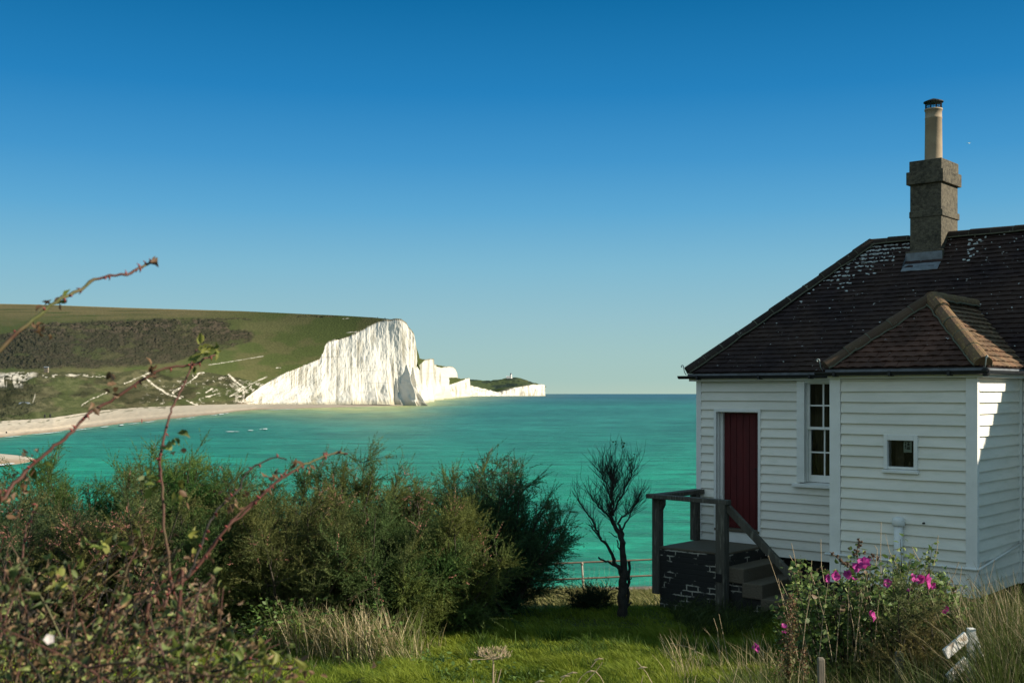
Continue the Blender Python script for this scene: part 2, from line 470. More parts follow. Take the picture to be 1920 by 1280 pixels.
# ------------------------------------------------------------------ far beach
wl_x = [-160, 0, 100, 200, 290, 400, 440, 480, 560, 640, 700, 745, 775]
wl_y = [838, 820, 810, 799, 789, 778, 772, 768.5, 766, 763.5, 762, 760.8, 760]
bk_x = [-160, 0, 100, 170, 230, 330, 450, 480, 620, 700, 745, 775]
bk_y = [806, 794, 787, 775, 767.5, 762.5, 758.5, 757.5, 757.3, 757.0, 758.2, 759.2]
px = np.concatenate([np.linspace(-1500, -165, 120), np.linspace(-160, 775, 480)])
wy = np.interp(px, wl_x, wl_y); by = np.interp(px, bk_x, bk_y)
wd = -SEA * F / (wy - HOR); zb = np.interp(px, [-160, 400, 620, 775], [-8.0, -8.2, -8.9, -9.9]); bd = np.maximum(-zb * F / (by - HOR), wd + 6)
t = np.linspace(-.08, 1.1, 46)
PXb, Tb = np.meshgrid(px, t, indexing='ij')
Db = wd[:, None] * (1 - Tb) + bd[:, None] * Tb
Zb = (SEA - .15) * (1 - Tb) + zb[:, None] * Tb
Zb = Zb + np.where((Tb > .25), .35, 0) * sstep(.25, .34, Tb) + .25 * (fbm(PXb * .08, Tb * 5, 5, 3) - .5)
sand = np.array([.46, .385, .295]); wet = np.array([.27, .175, .11]); dryc = np.array([.50, .44, .35])
cb = wet + (sand - wet) * sstep(.02, .30, Tb + .15 * (fbm(PXb * .05, Tb * 6, 8, 3) - .5))[..., None]
cb = cb + (dryc - cb) * (sstep(.4, .8, Tb) * .8)[..., None]
weed = sstep(.58, .66, fbm(PXb * .11, Tb * 9, 15, 3)) * sstep(.62, .85, Tb) * (PXb < 320)
cb = cb * (1 - .8 * weed[..., None]) + np.array([.07, .075, .035]) * .8 * weed[..., None]
undercliff = sstep(470, 520, PXb)[..., None] * .55  # beach is browner and darker along the foot of the cliff
cb = cb * (1 - undercliff) + np.array([.30, .25, .20]) * undercliff
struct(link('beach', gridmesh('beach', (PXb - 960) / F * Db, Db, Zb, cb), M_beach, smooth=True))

# near shingle spit at the river mouth
t = np.linspace(0, 1, 30); u = np.concatenate([np.linspace(-1500, -425, 40), np.linspace(-420, 66, 80)])
U, T = np.meshgrid(u, t, indexing='ij')
endw = np.sqrt(np.clip(1 - (np.maximum(U, -30) + 30) / 96, 0.0, 1))
yt = 855 - 9 * endw; yb = 856 + 15 * endw
ysp = yb + (yt - yb) * T
Dsp = 10.0 * F / (ysp - HOR)
Zs = SEA - .1 + 1.1 * np.sin(np.pi * T) ** .7 * endw
cs = np.array([.30, .21, .14]) + (np.array([.47, .41, .33]) - np.array([.30, .21, .14])) * sstep(.1, .4, T)[..., None]
struct(link('shingle_spit', gridmesh('shingle_spit', (U - 960) / F * Dsp, Dsp, Zs, cs), M_beach, smooth=True))

# surf along the waterline and over the rocks
fv = []; ff = []
def foam(px0, px1, py, wpx, seed):
    n = max(3, int((px1 - px0) / 1.5)); xs = np.linspace(px0, px1, n)
    tt = np.linspace(0, 1, n); half = wpx * np.sin(np.pi * tt) ** .6 * (.4 + .9 * vnoise(xs * .4, xs * 0, seed))
    b = len(fv)
    for x, h in zip(xs, half):
        yy = py(x) if callable(py) else py
        for s in (-1, 1):
            d = -(SEA + .25) * F / (yy + s * h / 2 - HOR)
            fv.append(P(x, yy + s * h / 2, d))
    for i in range(n - 1):
        ff.append((b + 2 * i, b + 2 * i + 2, b + 2 * i + 3, b + 2 * i + 1))
wlf = lambda x: float(np.interp(x, wl_x, wl_y)) + .4
for a, b_, w in ((8, 40, .8), (60, 122, .9), (130, 176, .8), (188, 205, 1.3), (223, 233, 2.2), (240, 262, .7), (270, 292, .9), (330, 342, .8), (348, 366, .9), (395, 408, .8), (410, 421, 1.7), (420, 430, 1.2), (500, 560, .6)):
    foam(a, b_, wlf, w, int(a))
foam(422, 449, 808.5, .9, 3); foam(464, 476, 806.3, .9, 5); foam(486, 492, 804.3, .9, 9); foam(492, 502, 803.6, 2.4, 11)
foam(-10, 28, lambda x: 871 - .12 * x, 3.5, 12)
me = bpy.data.meshes.new('surf_foam'); me.from_pydata(fv, [], ff)
tag(link('surf_foam', me, M_foam), None, None, kind='stuff')

# ------------------------------------------------------------------ cliff outline (shared by cliff and hill)
ct_x = [430, 452, 470, 490, 505, 520, 545, 560, 580, 600, 606, 609, 612, 622, 640, 660, 672, 690, 705, 715, 730, 742, 752, 762, 766, 771, 776, 779, 780.5, 781]
ct_y = [757, 752, 738, 723, 715, 705, 694, 688, 680, 671, 660, 648, 642, 637, 633, 627, 621, 611, 603, 600, 599, 597, 598, 605, 613, 618, 625, 640, 655, 670]
cb_x = [430, 470, 620, 700, 740, 765, 781]
cb_d = [880, 902, 958, 988, 1004, 1012, 1024]
cbase_y = [758.5, 757.5, 757.5, 757.5, 759, 760.2, 760.0]

# ------------------------------------------------------------------ left hill
px = np.concatenate([np.linspace(-1500, -92, 220), np.linspace(-90, 781, 640)])
base_py = np.interp(px, [-90, 0, 100, 170, 230, 330, 450, 470], [793, 788, 782, 772, 766, 761.5, 758, 757])
base_d = np.interp(px, [-90, 0, 100, 230, 330, 450, 470], [322, 333, 352, 600, 725, 868, 890])
bench_py = np.interp(px, [-90, 0, 100, 240, 330, 440, 470], [698, 697, 697, 694, 692, 703, 714])
bench_d = np.interp(px, [-90, 0, 100, 240, 330, 440, 470], [420, 430, 460, 660, 780, 900, 925])
ridge_py = np.interp(px, [-90, 0, 60, 240, 450, 560, 640, 700, 735, 760, 781], [566, 569.5, 570.5, 577, 583, 588, 591.5, 595, 598.5, 604, 668])
ridge_d = np.interp(px, [-90, 0, 240, 470, 600, 680, 745, 781], [1150, 1150, 1150, 1120, 1095, 1075, 1050, 1056])
ctop_py = np.interp(px, ct_x, ct_y)
ctop_d = np.interp(px, cb_x, cb_d) + np.interp(px, [430, 480, 600, 720, 781], [10, 26, 22, 14, 8])
vb_py = np.interp(px, [-90, 0, 100, 240, 330, 440, 470, 560, 640, 745, 781], [698, 697, 697, 694, 692, 703, 714, 735, 745, 750, 752])
vb_d = np.where(px > 470, np.interp(px, [470, 500, 620, 781], [925, 945, 982, 1030]), bench_d)
vbase_d = np.where(px > 450, np.interp(px, [450, 470, 620, 781], [868, 900, 962, 1024]), base_d)
vbase_py = np.where(px > 450, 757.5, base_py)
def gsm(a, sig=28):
    if len(a) == len(px) and sig == 28:
        return np.concatenate([a[:220], gsm(a[220:], 27)])
    k_ = np.exp(-.5 * (np.arange(-3 * sig, 3 * sig + 1) / sig) ** 2); k_ /= k_.sum()
    return np.convolve(np.pad(a, 3 * sig, mode='reflect', reflect_type='odd'), k_, 'valid')
vb_py = gsm(vb_py); vb_d = gsm(vb_d); vbase_d = gsm(vbase_d); ridge_d = gsm(ridge_d)
pw = np.interp(px, [-90, 330, 480, 600, 781], [1.5, 1.5, 1.7, 2.2, 2.3])
pw = gsm(pw)


def hill_d(i, py):
    """depth of the hillside for column i at picture row py"""
    lowf = np.clip((vbase_py[i] - py) / (vbase_py[i] - vb_py[i]), 0, 1)
    upf = np.clip((vb_py[i] - py) / (vb_py[i] - ridge_py[i]), 0, 1)
    return np.where(py > vb_py[i], vbase_d[i] + (vb_d[i] - vbase_d[i]) * lowf ** 1.15, vb_d[i] + (ridge_d[i] - vb_d[i]) * (.35 * upf + .65 * upf ** pw[i]))

ridge_py = np.minimum(ridge_py, ctop_py - .3)
ix = np.arange(len(px))
ctop_d = hill_d(ix, ctop_py)
start_py = np.minimum(vbase_py + .8, np.where(px > 440, ctop_py + 1.2, 1e9))
mid_py = np.minimum(vb_py, start_py - .3)
nr1, nr2 = 90, 190
t1 = np.linspace(0, 1, nr1)[None, :]; t2 = np.linspace(0, 1, nr2)[None, 1:]
py = np.concatenate([start_py[:, None] + (mid_py - start_py)[:, None] * t1, mid_py[:, None] + (ridge_py - mid_py)[:, None] * t2], 1)
dd = hill_d(np.repeat(ix[:, None], py.shape[1], 1), py)
bench_py = vb_py
PXh = np.repeat(px[:, None], py.shape[1], 1)
wx = PXh + 14 * (fbm(PXh * .03, py * .08, 51, 3) - .5); wyy = py + 9 * (fbm(PXh * .04, py * .1, 61, 4) - .5)
up1 = np.interp(wx, [-90, 0, 60, 100, 200, 330, 395, 420, 440], [640, 628, 612, 606, 601, 597.5, 598, 602, 606])
lo1 = np.interp(wx, [-90, 0, 120, 240, 330, 400, 440], [691, 690, 690.5, 687, 680, 650, 612])
s1 = sstep(-3, 3, wyy - up1) * sstep(-3, 3, lo1 - wyy) * sstep(440, 425, wx)
up2 = np.interp(wx, [300, 380, 420, 460, 480], [622, 619, 617, 619, 626])
lo2 = np.interp(wx, [300, 380, 430, 460, 480], [672, 664, 650, 642, 634])
s2 = sstep(-3, 3, wyy - up2) * sstep(-3, 3, lo2 - wyy) * sstep(482, 470, wx) * sstep(300, 320, wx)
s3 = (sstep(3.2, 0, np.abs(wyy - 597.5)) * sstep(395, 410, wx) * sstep(475, 455, wx) + sstep(2.5, 0, np.abs(wyy - 592.5)) * sstep(545, 560, wx) * sstep(640, 620, wx)) * .8
scrub = np.clip(s1 + s2 + s3, 0, 1)
gap = sstep(.60, .68, fbm(PXh * .02, py * .07, 71, 4)) * .45
scrub = scrub * (1 - gap)
green = np.array([.058, .074, .024]); olive = np.array([.082, .082, .035]); tan = np.array([.155, .125, .062]); scr = np.array([.036, .034, .021]); scr2 = np.array([.078, .060, .043])
f1 = fbm(PXh * .02 + py * .01, py * .055, 81, 5)[..., None]
c = green + (olive - green) * sstep(.42, .60, f1)
topband = (sstep(612, 580, wyy) * sstep(560, 330, wx))[..., None]
c = c + (tan * .75 + olive * .25 - c) * topband * sstep(.30, .55, fbm(PXh * .008, py * .35, 91, 3))[..., None]
tanp = (sstep(60, 20, np.abs(wx - 500) * .8) * sstep(16, 6, np.abs(wyy - 612)))[..., None]
c = c + (olive * 1.15 - c) * tanp * .9
edge = (sstep(1.6, .4, py - ridge_py[:, None]) * sstep(480, 420, PXh))[..., None]
c = c + (tan * 1.5 - c) * edge
fs = fbm(PXh * .11, py * .28, 101, 3)[..., None]
cs_ = scr + (scr2 - scr) * sstep(.45, .68, fs) * (.35 + .65 * sstep(640, 612, wyy))[..., None]
c = c + (cs_ - c) * scrub[..., None]
low = sstep(-1, 2, py - bench_py[:, None] + 3 * (fbm(PXh * .1, py * .2, 109, 3) - .5)) * sstep(555, 500, PXh)
lc = np.array([.044, .046, .023]) + np.array([.05, .042, .025]) * sstep(.40, .70, fbm(PXh * .07, py * .2, 111, 4))[..., None]
lc = lc * (1 - .45 * sstep(.5, .62, fbm(PXh * .02, py * .05, 113, 3)))[..., None]
gl = sstep(.55, .65, fbm(PXh * .015, py * .06, 115, 3))[..., None] * .5
lc = lc * (1 - gl) + np.array([.055, .075, .024]) * gl
c = c + (lc - c) * low[..., None]
chalk = np.zeros_like(PXh)
sp = fbm(PXh * .16, py * .30, 121, 3)
chalk = np.maximum(chalk, low * sstep(75, 55, wx) * sstep(4, 0, np.abs(wyy - 703) - 5) * sstep(.36, .46, sp))
chalk = np.maximum(chalk, low * sstep(62, 40, wx) * sstep(730, 716, wyy) * sstep(.56, .62, fbm(PXh * .15, py * .04, 131, 3)))
chalk = np.maximum(chalk, low * sstep(3.5, 1, np.abs(wyy - 705)) * sstep(215, 180, wx) * sstep(.56, .64, sp) * .9)
chalk = np.maximum(chalk, low * sstep(425, 452, wx) * sstep(708, 722, wyy) * sstep(.56, .66, sp) * .8)
chalk = np.maximum(chalk, low * sstep(250, 300, wx) * sstep(.70, .75, sp) * .5)
def path(pts, w, amt=1.0):
    global chalk
    for (x0, y0), (x1, y1) in zip(pts[:-1], pts[1:]):
        ax, ay = x1 - x0, y1 - y0
        q = np.clip(((PXh - x0) * ax + (py - y0) * ay) / (ax * ax + ay * ay), 0, 1)
        dq = np.hypot(PXh - x0 - q * ax, py - y0 - q * ay) + 2.2 * (fbm(PXh * .2, py * .3, 141, 3) - .5)
        chalk = np.maximum(chalk, amt * sstep(w, w * .45, dq))
path([(233, 718), (256, 709), (281, 700)], 1.5)
path([(270, 706), (282, 717), (309, 734), (338, 747)], 1.9)
path([(324, 735), (353, 717), (366, 708), (373, 700), (382, 699)], 1.9)
path([(350, 751), (370, 760)], 1.5)
path([(429, 702), (438, 712), (455, 724), (457, 740), (456, 757)], 2.2)
path([(432, 744), (446, 734), (452, 728)], 2.2)
path([(391, 684), (443, 676), (493, 667.5)], 1.0, .6)
path([(386, 736), (398, 729)], 1.6); path([(388, 744), (412, 738)], 1.4)
path([(440, 741), (470, 720), (500, 706)], 2.0, .8)
path([(152, 760), (165, 752), (178, 746), (200, 735)], 1.3, .8)
path([(62, 753), (66, 741)], 1.2, .6)
path([(643, 597.3), (655, 596.6)], .9); path([(650, 623.5), (668, 621.8)], 1.2); path([(518, 689.5), (526, 689)], 1.2)
chalk = chalk * (.35 + .65 * sstep(.36, .52, fbm(PXh * .22, py * .35, 145, 3)))
c = c + (np.array([.50, .46, .39]) - c) * chalk[..., None]
ze = (HOR - py) / F * dd
rough = scrub * 2.2 * (.35 + 1.1 * fbm(PXh * .03, py * .08, 157, 3)) + low * 1.6 * (1 - chalk) + .12
rough = rough * np.clip(dd / 950, .25, 1)
ze = ze + rough * (fbm(PXh * .16, py * .36, 151, 4) - .5) * .95 + rough * (fbm(PXh * .6, py * 1.2, 153, 2) - .5) * .7
ze = ze + 2.0 * low * (fbm(PXh * .03, py * .08, 155, 3) - .5)
# carry the land on behind the ridge
back = np.array([60, 300, 900.0]); drop = np.array([.5, 9, 45.0])
dd = np.concatenate([dd, ridge_d[:, None] + back[None, :]], 1)
ze = np.concatenate([ze, ze[:, -1:] - drop[None, :]], 1)
PXc = np.concatenate([PXh, np.repeat(px[:, None], 3, 1)], 1)
c = np.concatenate([c, np.repeat(c[:, -1:], 3, 1)], 1)
# behind the ridge keep X of the ridge point so that the land does not fan out
Xh = (PXc - 960) / F * dd
Xh[:, -3:] = Xh[:, -4:-3] - np.array([6, 20, 60.0])[None, :]
struct(link('hill', gridmesh('hill', Xh, dd, ze, c), M_hill, smooth=True))

px_h = px.copy()
# ------------------------------------------------------------------ chalk cliffs
def cliff(name, x0, x1, n, top, basey, based, setb, nrow, seed, relief=1.0, grass=None, talus=None, fw=.055):
    px = np.linspace(x0, x1, n)
    ty = np.interp(px, *top) + (fbm(px * .25, px * 0, seed, 3) - .5) * 3.0 * min(1, relief); by = np.interp(px, *basey); bd = np.interp(px, *based); sb = np.interp(px, *setb)
    t = np.linspace(0, 1, nrow)
    PXc, Tc = np.meshgrid(px, t, indexing='ij')
    PYc = by[:, None] + (ty - by)[:, None] * Tc
    Dc = bd[:, None] + sb[:, None] * Tc
    fl = fbm(PXc * fw + .5 * (fbm(PXc * .02, Tc * 2, seed + 3, 2) - .5), Tc * 2.2, seed + 5, 4, .5)
    rid = 1 - np.abs(2 * fbm(PXc * fw * 2.1, Tc * 2.0, seed + 9, 3) - 1)
    fine = fbm(PXc * .5, Tc * 26, seed + 11, 3)
    iso = fbm(PXc * .13, Tc * 13, seed + 13, 4)
    big = fbm(PXc * fw * .45, Tc * 1.6, seed + 15, 3)
    dsp = relief * (13 * (big - .5) + 5 * (fl - .5) + 1.2 * (rid - .7) + 3.4 * (iso - .5) + 1.7 * (fine - .5))
    if talus:
        for c0, hw, out, hh in talus:
            f = np.clip(1 - np.abs(PXc - c0 - 6 * Tc) / (hw * np.clip(1 - Tc / hh, .02, 1)), 0, 1) * np.clip(1 - Tc / hh, 0, 1) ** .8
            dsp = dsp - out * f * (.72 + .56 * fbm(PXc * .16, Tc * 9, seed + 17, 3))
    dsp = dsp * (1 - .55 * sstep(.96, 1, Tc))
    Xc = (PXc - 960) / F * Dc; Yc = Dc.copy(); Zc = (HOR - PYc) / F * Dc
    Xc = Xc - .45 * dsp; Yc = Yc + .89 * dsp
    st = fbm(PXc * .42, Tc * 1.5, seed + 21, 4); bl = fbm(PXc * .045, Tc * 3, seed + 23, 4)
    cc = np.array([.56, .535, .475]) * np.ones(PXc.shape + (1,))
    cc = cc + (np.array([.28, .26, .205]) - cc) * (sstep(.46, .66, st) * sstep(.34, .58, bl))[..., None] * .9
    fb = sstep(.80, .97, vnoise(PYc * .55 + .012 * PXc + 1.2 * fbm(PXc * .05, Tc * 3, seed + 31, 2), PXc * .01, seed + 33)) * sstep(.35, .6, fbm(PXc * .06, PYc * .3, seed + 35, 3))
    cc = cc * (1 - .30 * fb[..., None])
    cc = cc + (np.array([.46, .40, .29]) - cc) * (sstep(.60, .75, fbm(PXc * .06, Tc * 5, seed + 27, 3)) * sstep(.45, .05, Tc))[..., None] * .7
    cc = cc + (np.array([.34, .31, .22]) - cc) * sstep(.06, .0, Tc - .03 * fine)[..., None] * .75
    if grass is not None:
        gm = grass(PXc, PYc, Tc) > .5
        cc = np.where(gm[..., None], np.array([.055, .068, .022]), cc)
    tt = sstep(.972, .99, Tc + .02 * (fine - .5))[..., None]
    cc = cc + (np.array([.085, .075, .035]) - cc) * tt * .75
    # the plateau runs back from the edge
    bx = Xc[:, -1:]; byy = Yc[:, -1:]; bz = Zc[:, -1:]
    s = np.array([25, 120, 400.0])[None, :] * (bd[:, None] / 1000) ** .8
    Xc = np.concatenate([Xc, bx - .55 * s], 1); Yc = np.concatenate([Yc, byy + .83 * s], 1); Zc = np.concatenate([Zc, bz - s * .05], 1)
    cc = np.concatenate([cc, np.full((n, 3, 3), 1.0) * np.array([.058, .075, .022])], 1)
    return struct(link(name, gridmesh(name, Xc, Yc, Zc, cc), M_chalk, smooth=False))

cliff('chalk_cliff', 430, 781, 560, (ct_x, ct_y), (cb_x, cbase_y), (cb_x, cb_d), (list(px_h), list(ctop_d - np.interp(px_h, cb_x, cb_d))), 130, 200, .7,
      talus=[(758, 21, 26, .50), (771, 9, 16, .55), (741, 7, 8, .35), (779, 14, 16, .5), (655, 34, 9, .30), (700, 30, 8, .22), (600, 30, 8, .25), (720, 20, 8, .3), (555, 40, 6, .3)])
cliff('chalk_cliff', 776, 814.5, 110, ([776, 781, 800, 812, 814, 814.5], [671, 671, 673.5, 672, 673, 684]), ([776, 790, 814.5], [759, 754.5, 751]), ([776, 790, 814.5], [1060, 1330, 1700]), ([776, 815], [30, 25]), 80, 300, .5,
      grass=lambda x, y, t: ((x < 801) & (y < 671 + (801 - x) * .9) & (y < 688 - np.maximum(0, (x - 797)) * 3)), talus=[(792, 6, 20, .6), (803, 5, 20, .5)], fw=.12)
cliff('chalk_cliff', 806, 858.5, 140, ([806, 813, 824, 830, 838, 848, 853, 857, 858.5], [680, 682, 685, 686.5, 687, 686.5, 690.5, 698, 708]), ([806, 830, 858.5], [751.5, 747.5, 744.5]), ([806, 830, 858.5], [1650, 2350, 3400]), ([806, 858], [30, 30]), 70, 400, .7,
      grass=lambda x, y, t: (x > 818) & (x < 838) & (y < 689.5 - np.abs(x - 828) * .25), talus=[(836, 5, 40, .45), (844, 5, 40, .4), (851, 5, 40, .5), (820, 5, 30, .5), (857, 4, 30, .6)], fw=.13)
cliff('chalk_cliff', 838, 881, 90, ([838, 854, 862, 870, 880, 881], [708, 708, 709, 710, 708, 716]), ([838, 854, 881], [746, 745.2, 743.6]), ([838, 854, 881], [2700, 3000, 3950]), ([838, 881], [40, 40]), 50, 500, .8,
      grass=lambda x, y, t: (y < 712 + (870 - x) * .35) & (x < 872), fw=.14)
cliff('chalk_cliff', 874, 938, 90, ([874, 881, 900, 915, 930, 938], [721, 722, 726, 730.5, 734.5, 736.5]), ([874, 938], [742.8, 742.4]), ([874, 938], [4500, 5000]), ([874, 938], [40, 20]), 34, 600, 1.2, fw=.12)
cliff('chalk_cliff', 932, 1022.5, 120, ([932, 945, 965, 985, 1000, 1015, 1021, 1022.5], [736.5, 733, 727, 722.5, 721, 720.2, 721, 724]), ([932, 1022.5], [742.4, 742.2]), ([932, 980, 1022.5], [4950, 5100, 5320]), ([932, 1022], [50, 60]), 40, 700, 1.3, fw=.10)

# far headland hill with the lighthouse
px = np.linspace(868, 1024, 150)
rt = np.interp(px, [868, 881, 890, 905, 920, 932, 945, 955, 966, 975, 985, 1000, 1012, 1024], [712, 710.5, 711.5, 713, 713, 711.5, 709.5, 707.8, 707.2, 708.5, 711.5, 717, 720, 724])
rb = np.interp(px, [868, 881, 900, 930, 945, 965, 985, 1000, 1024], [722, 724, 729, 737, 734, 728, 723.5, 722, 726])
rd0 = np.interp(px, [868, 932, 1024], [5000, 5060, 5420]); rd1 = rd0 + 900
t = np.linspace(0, 1, 50)
PXk, Tk = np.meshgrid(px, t, indexing='ij')
PYk = rb[:, None] + (rt - rb)[:, None] * Tk; Dk = rd0[:, None] + (rd1 - rd0)[:, None] * Tk
ck = np.array([.062, .082, .032]) * np.ones(PXk.shape + (1,))
ck = ck + (np.array([.028, .042, .028]) - ck) * sstep(.46, .56, fbm(PXk * .045, PYk * .25, 801, 4))[..., None]
ck = ck + (np.array([.10, .105, .042]) - ck) * (sstep(.55, .65, fbm(PXk * .05, PYk * .3, 811, 3)) * sstep(.6, 1, Tk))[..., None]
Xk = (PXk - 960) / F * Dk; Zk = (HOR - PYk) / F * Dk + 5 * (fbm(PXk * .2, PYk * .5, 821, 3) - .5)
Xk = np.concatenate([Xk, Xk[:, -1:], Xk[:, -1:]], 1); Dk2 = np.concatenate([Dk, Dk[:, -1:] + 300, Dk[:, -1:] + 1500], 1)
Zk = np.concatenate([Zk, Zk[:, -1:] - 6, Zk[:, -1:] - 70], 1); ck = np.concatenate([ck, ck[:, -1:], ck[:, -1:]], 1)
struct(link('headland', gridmesh('headland', Xk, Dk2, Zk, ck), M_hill, smooth=True))

x0, y0, z0 = P(958, 708.2, 5930)
lh = thing('lighthouse', 'tiny white lighthouse on top of the green headland across the bay', 'lighthouse', (x0, y0, z0 - 3))
mb = MB(); mb.tube([(0, 0, 0), (0, 0, 6), (0, 0, 22)], [7, 6, 5], 12); mb.build('tower', M_oldwhite, lh)
mb = MB(); mb.tube([(0, 0, 22), (0, 0, 23), (0, 0, 27), (0, 0, 29.5)], [6, 4.5, 4.2, .5], 12); mb.build('lantern_room', M_lead, lh)
mb = MB(); mb.box(-24, -5, -8, 8, 0, 9); mb.prism([(-8.5, 9), (8.5, 9), (0, 13)], 0, -24.5, -4.5); mb.build('keepers_house', M_oldwhite, lh)

# ================================================================== COTTAGE
P0 = (5.659, 13.87)
HROT = math.atan2(-.6669, .7451)
ZG = -3.1                                   # local origin of the house on the ground
ORG = (0, 0, ZG)
house = thing('cottage', 'white weatherboarded cottage with red plank door and dark hipped tile roof above the sea', 'cottage', (P0[0], P0[1], ZG), HROT)
PITCH = .14
ZB = -2.487
YM = 1.58                                   # main front wall plane; the bay front is y = 0
XL = -4.95; XB = -1.86; XR = 7.2; YB = 5.62


def boards(name, mp, a0, a1, z0, z1, openings=(), seed=0):
    rg = np.random.default_rng(seed)
    mb = MB(); n = int(math.ceil((z1 - z0) / PITCH - .02))
    for i in range(n):
        zb = z0 + i * PITCH; zt = min(zb + PITCH + .004, z1); zc = (zb + zt) / 2
        segs = [(a0, a1)]
        for (p, q, r, s) in openings:
            if r - .03 < zc < s + .03:
                ns = []
                for (u, v) in segs:
                    if q <= u or p >= v: ns.append((u, v)); continue
                    if p > u: ns.append((u, p))
                    if q < v: ns.append((q, v))
                segs = ns
        tl = rg.normal(0, .004); oj = rg.normal(0, .002)
        for u, v in segs:
            k = max(1, int((v - u) / .5)); xs = np.linspace(u, v, k + 1)
            jz = rg.normal(0, .0022, k + 1) + tl * (xs - (u + v) / 2) / max(a1 - a0, .5); jo = rg.normal(0, .0012, k + 1) + oj
            for j in range(k):
                pa, pb = xs[j], xs[j + 1]
                za, zb_ = zb + jz[j], zb + jz[j + 1]
                oa, ob = .040 + jo[j], .040 + jo[j + 1]
                vs = [mp(pa, oa, za), mp(pb, ob, zb_), mp(pb, .004, zt + .012), mp(pa, .004, zt + .012), mp(pa, -.012, za + .006), mp(pb, -.012, zb_ + .006)]
                mb.add(vs, [(0, 1, 2, 3), (4, 5, 1, 0)])
    return mb.build(name, M_white, house, ORG)

front = lambda y: (lambda a, o, z: (a, y - o, z))
right = lambda x: (lambda a, o, z: (x + o, a, z))
left = lambda x: (lambda a, o, z: (x - o, a, z))
rear = lambda y: (lambda a, o, z: (a, y + o, z))
DOOR = (-4.609, -3.862, -2.137, -.286)
WIN = (-3.16, -2.30, -1.33, .19)
SWIN = (-1.125, -.722, -.96, -.565)
boards('wall', front(YM), XL + .05, XB, ZB, .205, [(DOOR[0] - .03, DOOR[1] + .03, -3, DOOR[3] + .02), WIN], 1)
boards('wall', front(0), XB + .12, -.10, ZB, .205, [SWIN], 2)
boards('wall', right(0), .03, YM - .05, ZB, .205, [], 3)
boards('wall', left(XB), .03, YM, ZB, .205, [], 4)
boards('wall', front(YM), .06, XR, ZB, .205, [], 5)
boards('wall', left(XL), YM, YB, ZB, .205, [], 6)
boards('wall', right(XR), YM, YB, ZB, .205, [], 7)
boards('wall', rear(YB), XL, XR, ZB, .205, [], 8)
# inner lining so that no light comes through
mb = MB()
mb.box(XL + .02, XL + .03, YM + .02, YB - .02, ZB, .2); mb.box(XR - .03, XR - .02, YM + .02, YB - .02, ZB, .2)
mb.box(XL + .04, XR - .04, YB - .04, YB - .02, ZB, .2); mb.box(XL + .04, XR - .04, YM + .3, YB - .05, .21, .23)
mb.box(XL + .04, XR - .04, YM + .06, YB - .06, ZB - .03, ZB - .01)
mb.build('inner_lining', M_dark, house, ORG)
# plinth
mb = MB()
mb.box(XL + .06, XR - .06, YM + .05, YB - .05, -3.6, ZB + .012)
mb.box(XB + .06, -.06, .05, YM + .049, -3.6, ZB + .012)
mb.build('plinth', M_black, house, ORG)

def part(name, mat, fn, bevel=0, smooth=False, parent=None):
    mb = MB(); fn(mb)
    o = mb.build(name, mat, parent or house, ORG, smooth, bevel)
    return o

part('corner_board', M_trim, lambda m: m.box(XL - .036, XL + .055, YM - .036, YM + .01, ZB - .01, .2), .004)
part('corner_board', M_trim, lambda m: m.box(XB - .036, XB + .115, -.038, .03, ZB - .01, .2), .004)
part('corner_board', M_trim, lambda m: m.box(-.105, .037, -.038, .035, ZB - .01, .2), .004)
part('corner_board', M_trim, lambda m: m.box(.0, .055, YM - .075, YM - .005, ZB - .01, .2), .004)

# door
def f(m):
    m.box(DOOR[0] - .045, DOOR[0], YM - .045, YM + .01, DOOR[2] - .2, DOOR[3] + .05)
    m.box(DOOR[1], DOOR[1] + .045, YM - .045, YM + .01, DOOR[2] - .2, DOOR[3] + .05)
    m.box(DOOR[0], DOOR[1], YM - .048, YM + .01, DOOR[3], DOOR[3] + .05)
    m.box(DOOR[0] - .02, DOOR[0] + .012, YM + .011, YM + .08, DOOR[2], DOOR[3] + .03)
    m.box(DOOR[0] - .02, DOOR[0] + .045, YM + .08, YM + .19, DOOR[2], DOOR[3] + .03)
    m.box(DOOR[1] - .012, DOOR[1] + .02, YM + .011, YM + .19, DOOR[2], DOOR[3] + .03)
    m.box(DOOR[0] + .046, DOOR[1] - .013, YM + .011, YM + .19, DOOR[3] - .01, DOOR[3] + .03)
part('door_frame', M_trim, f, .003)
def f(m):
    n = 6; x0 = DOOR[0] + .047; x1 = DOOR[1] - .014; w = (x1 - x0) / n
    for i in range(n):
        m.box(x0 + i * w + .004, x0 + (i + 1) * w - .004, YM + .125, YM + .165, DOOR[2] + .012, DOOR[3] - .012)
    m.box(x0 + .001, x1 - .001, YM + .135, YM + .160, DOOR[2] + .013, DOOR[3] - .013)
door = part('door', M_door, f, .004)
def f(m):
    m.box(DOOR[1] - .075, DOOR[1] - .045, YM + .112, YM + .126, -1.26, -1.10)
    m.tube([(DOOR[1] - .06, YM + .11, -1.17), (DOOR[1] - .06, YM + .08, -1.17), (DOOR[1] - .13, YM + .075, -1.172)], .009, 6)
part('handle', M_iron, f, parent=door)
part('doorstep', M_conc, lambda m: m.box(DOOR[0] - .03, DOOR[1] + .03, YM - .055, YM + .2, DOOR[2] - .03, DOOR[2] + .008), .006)
part('riser_board', M_trim, lambda m: m.box(DOOR[0] - .001, DOOR[1] + .001, YM - .03, YM + .02, ZB + .1, DOOR[2] - .035), .003)
part('room_recess', M_dark, lambda m: m.box(DOOR[0], DOOR[1], YM + .20, YM + .22, DOOR[2] - .3, DOOR[3] + .05))

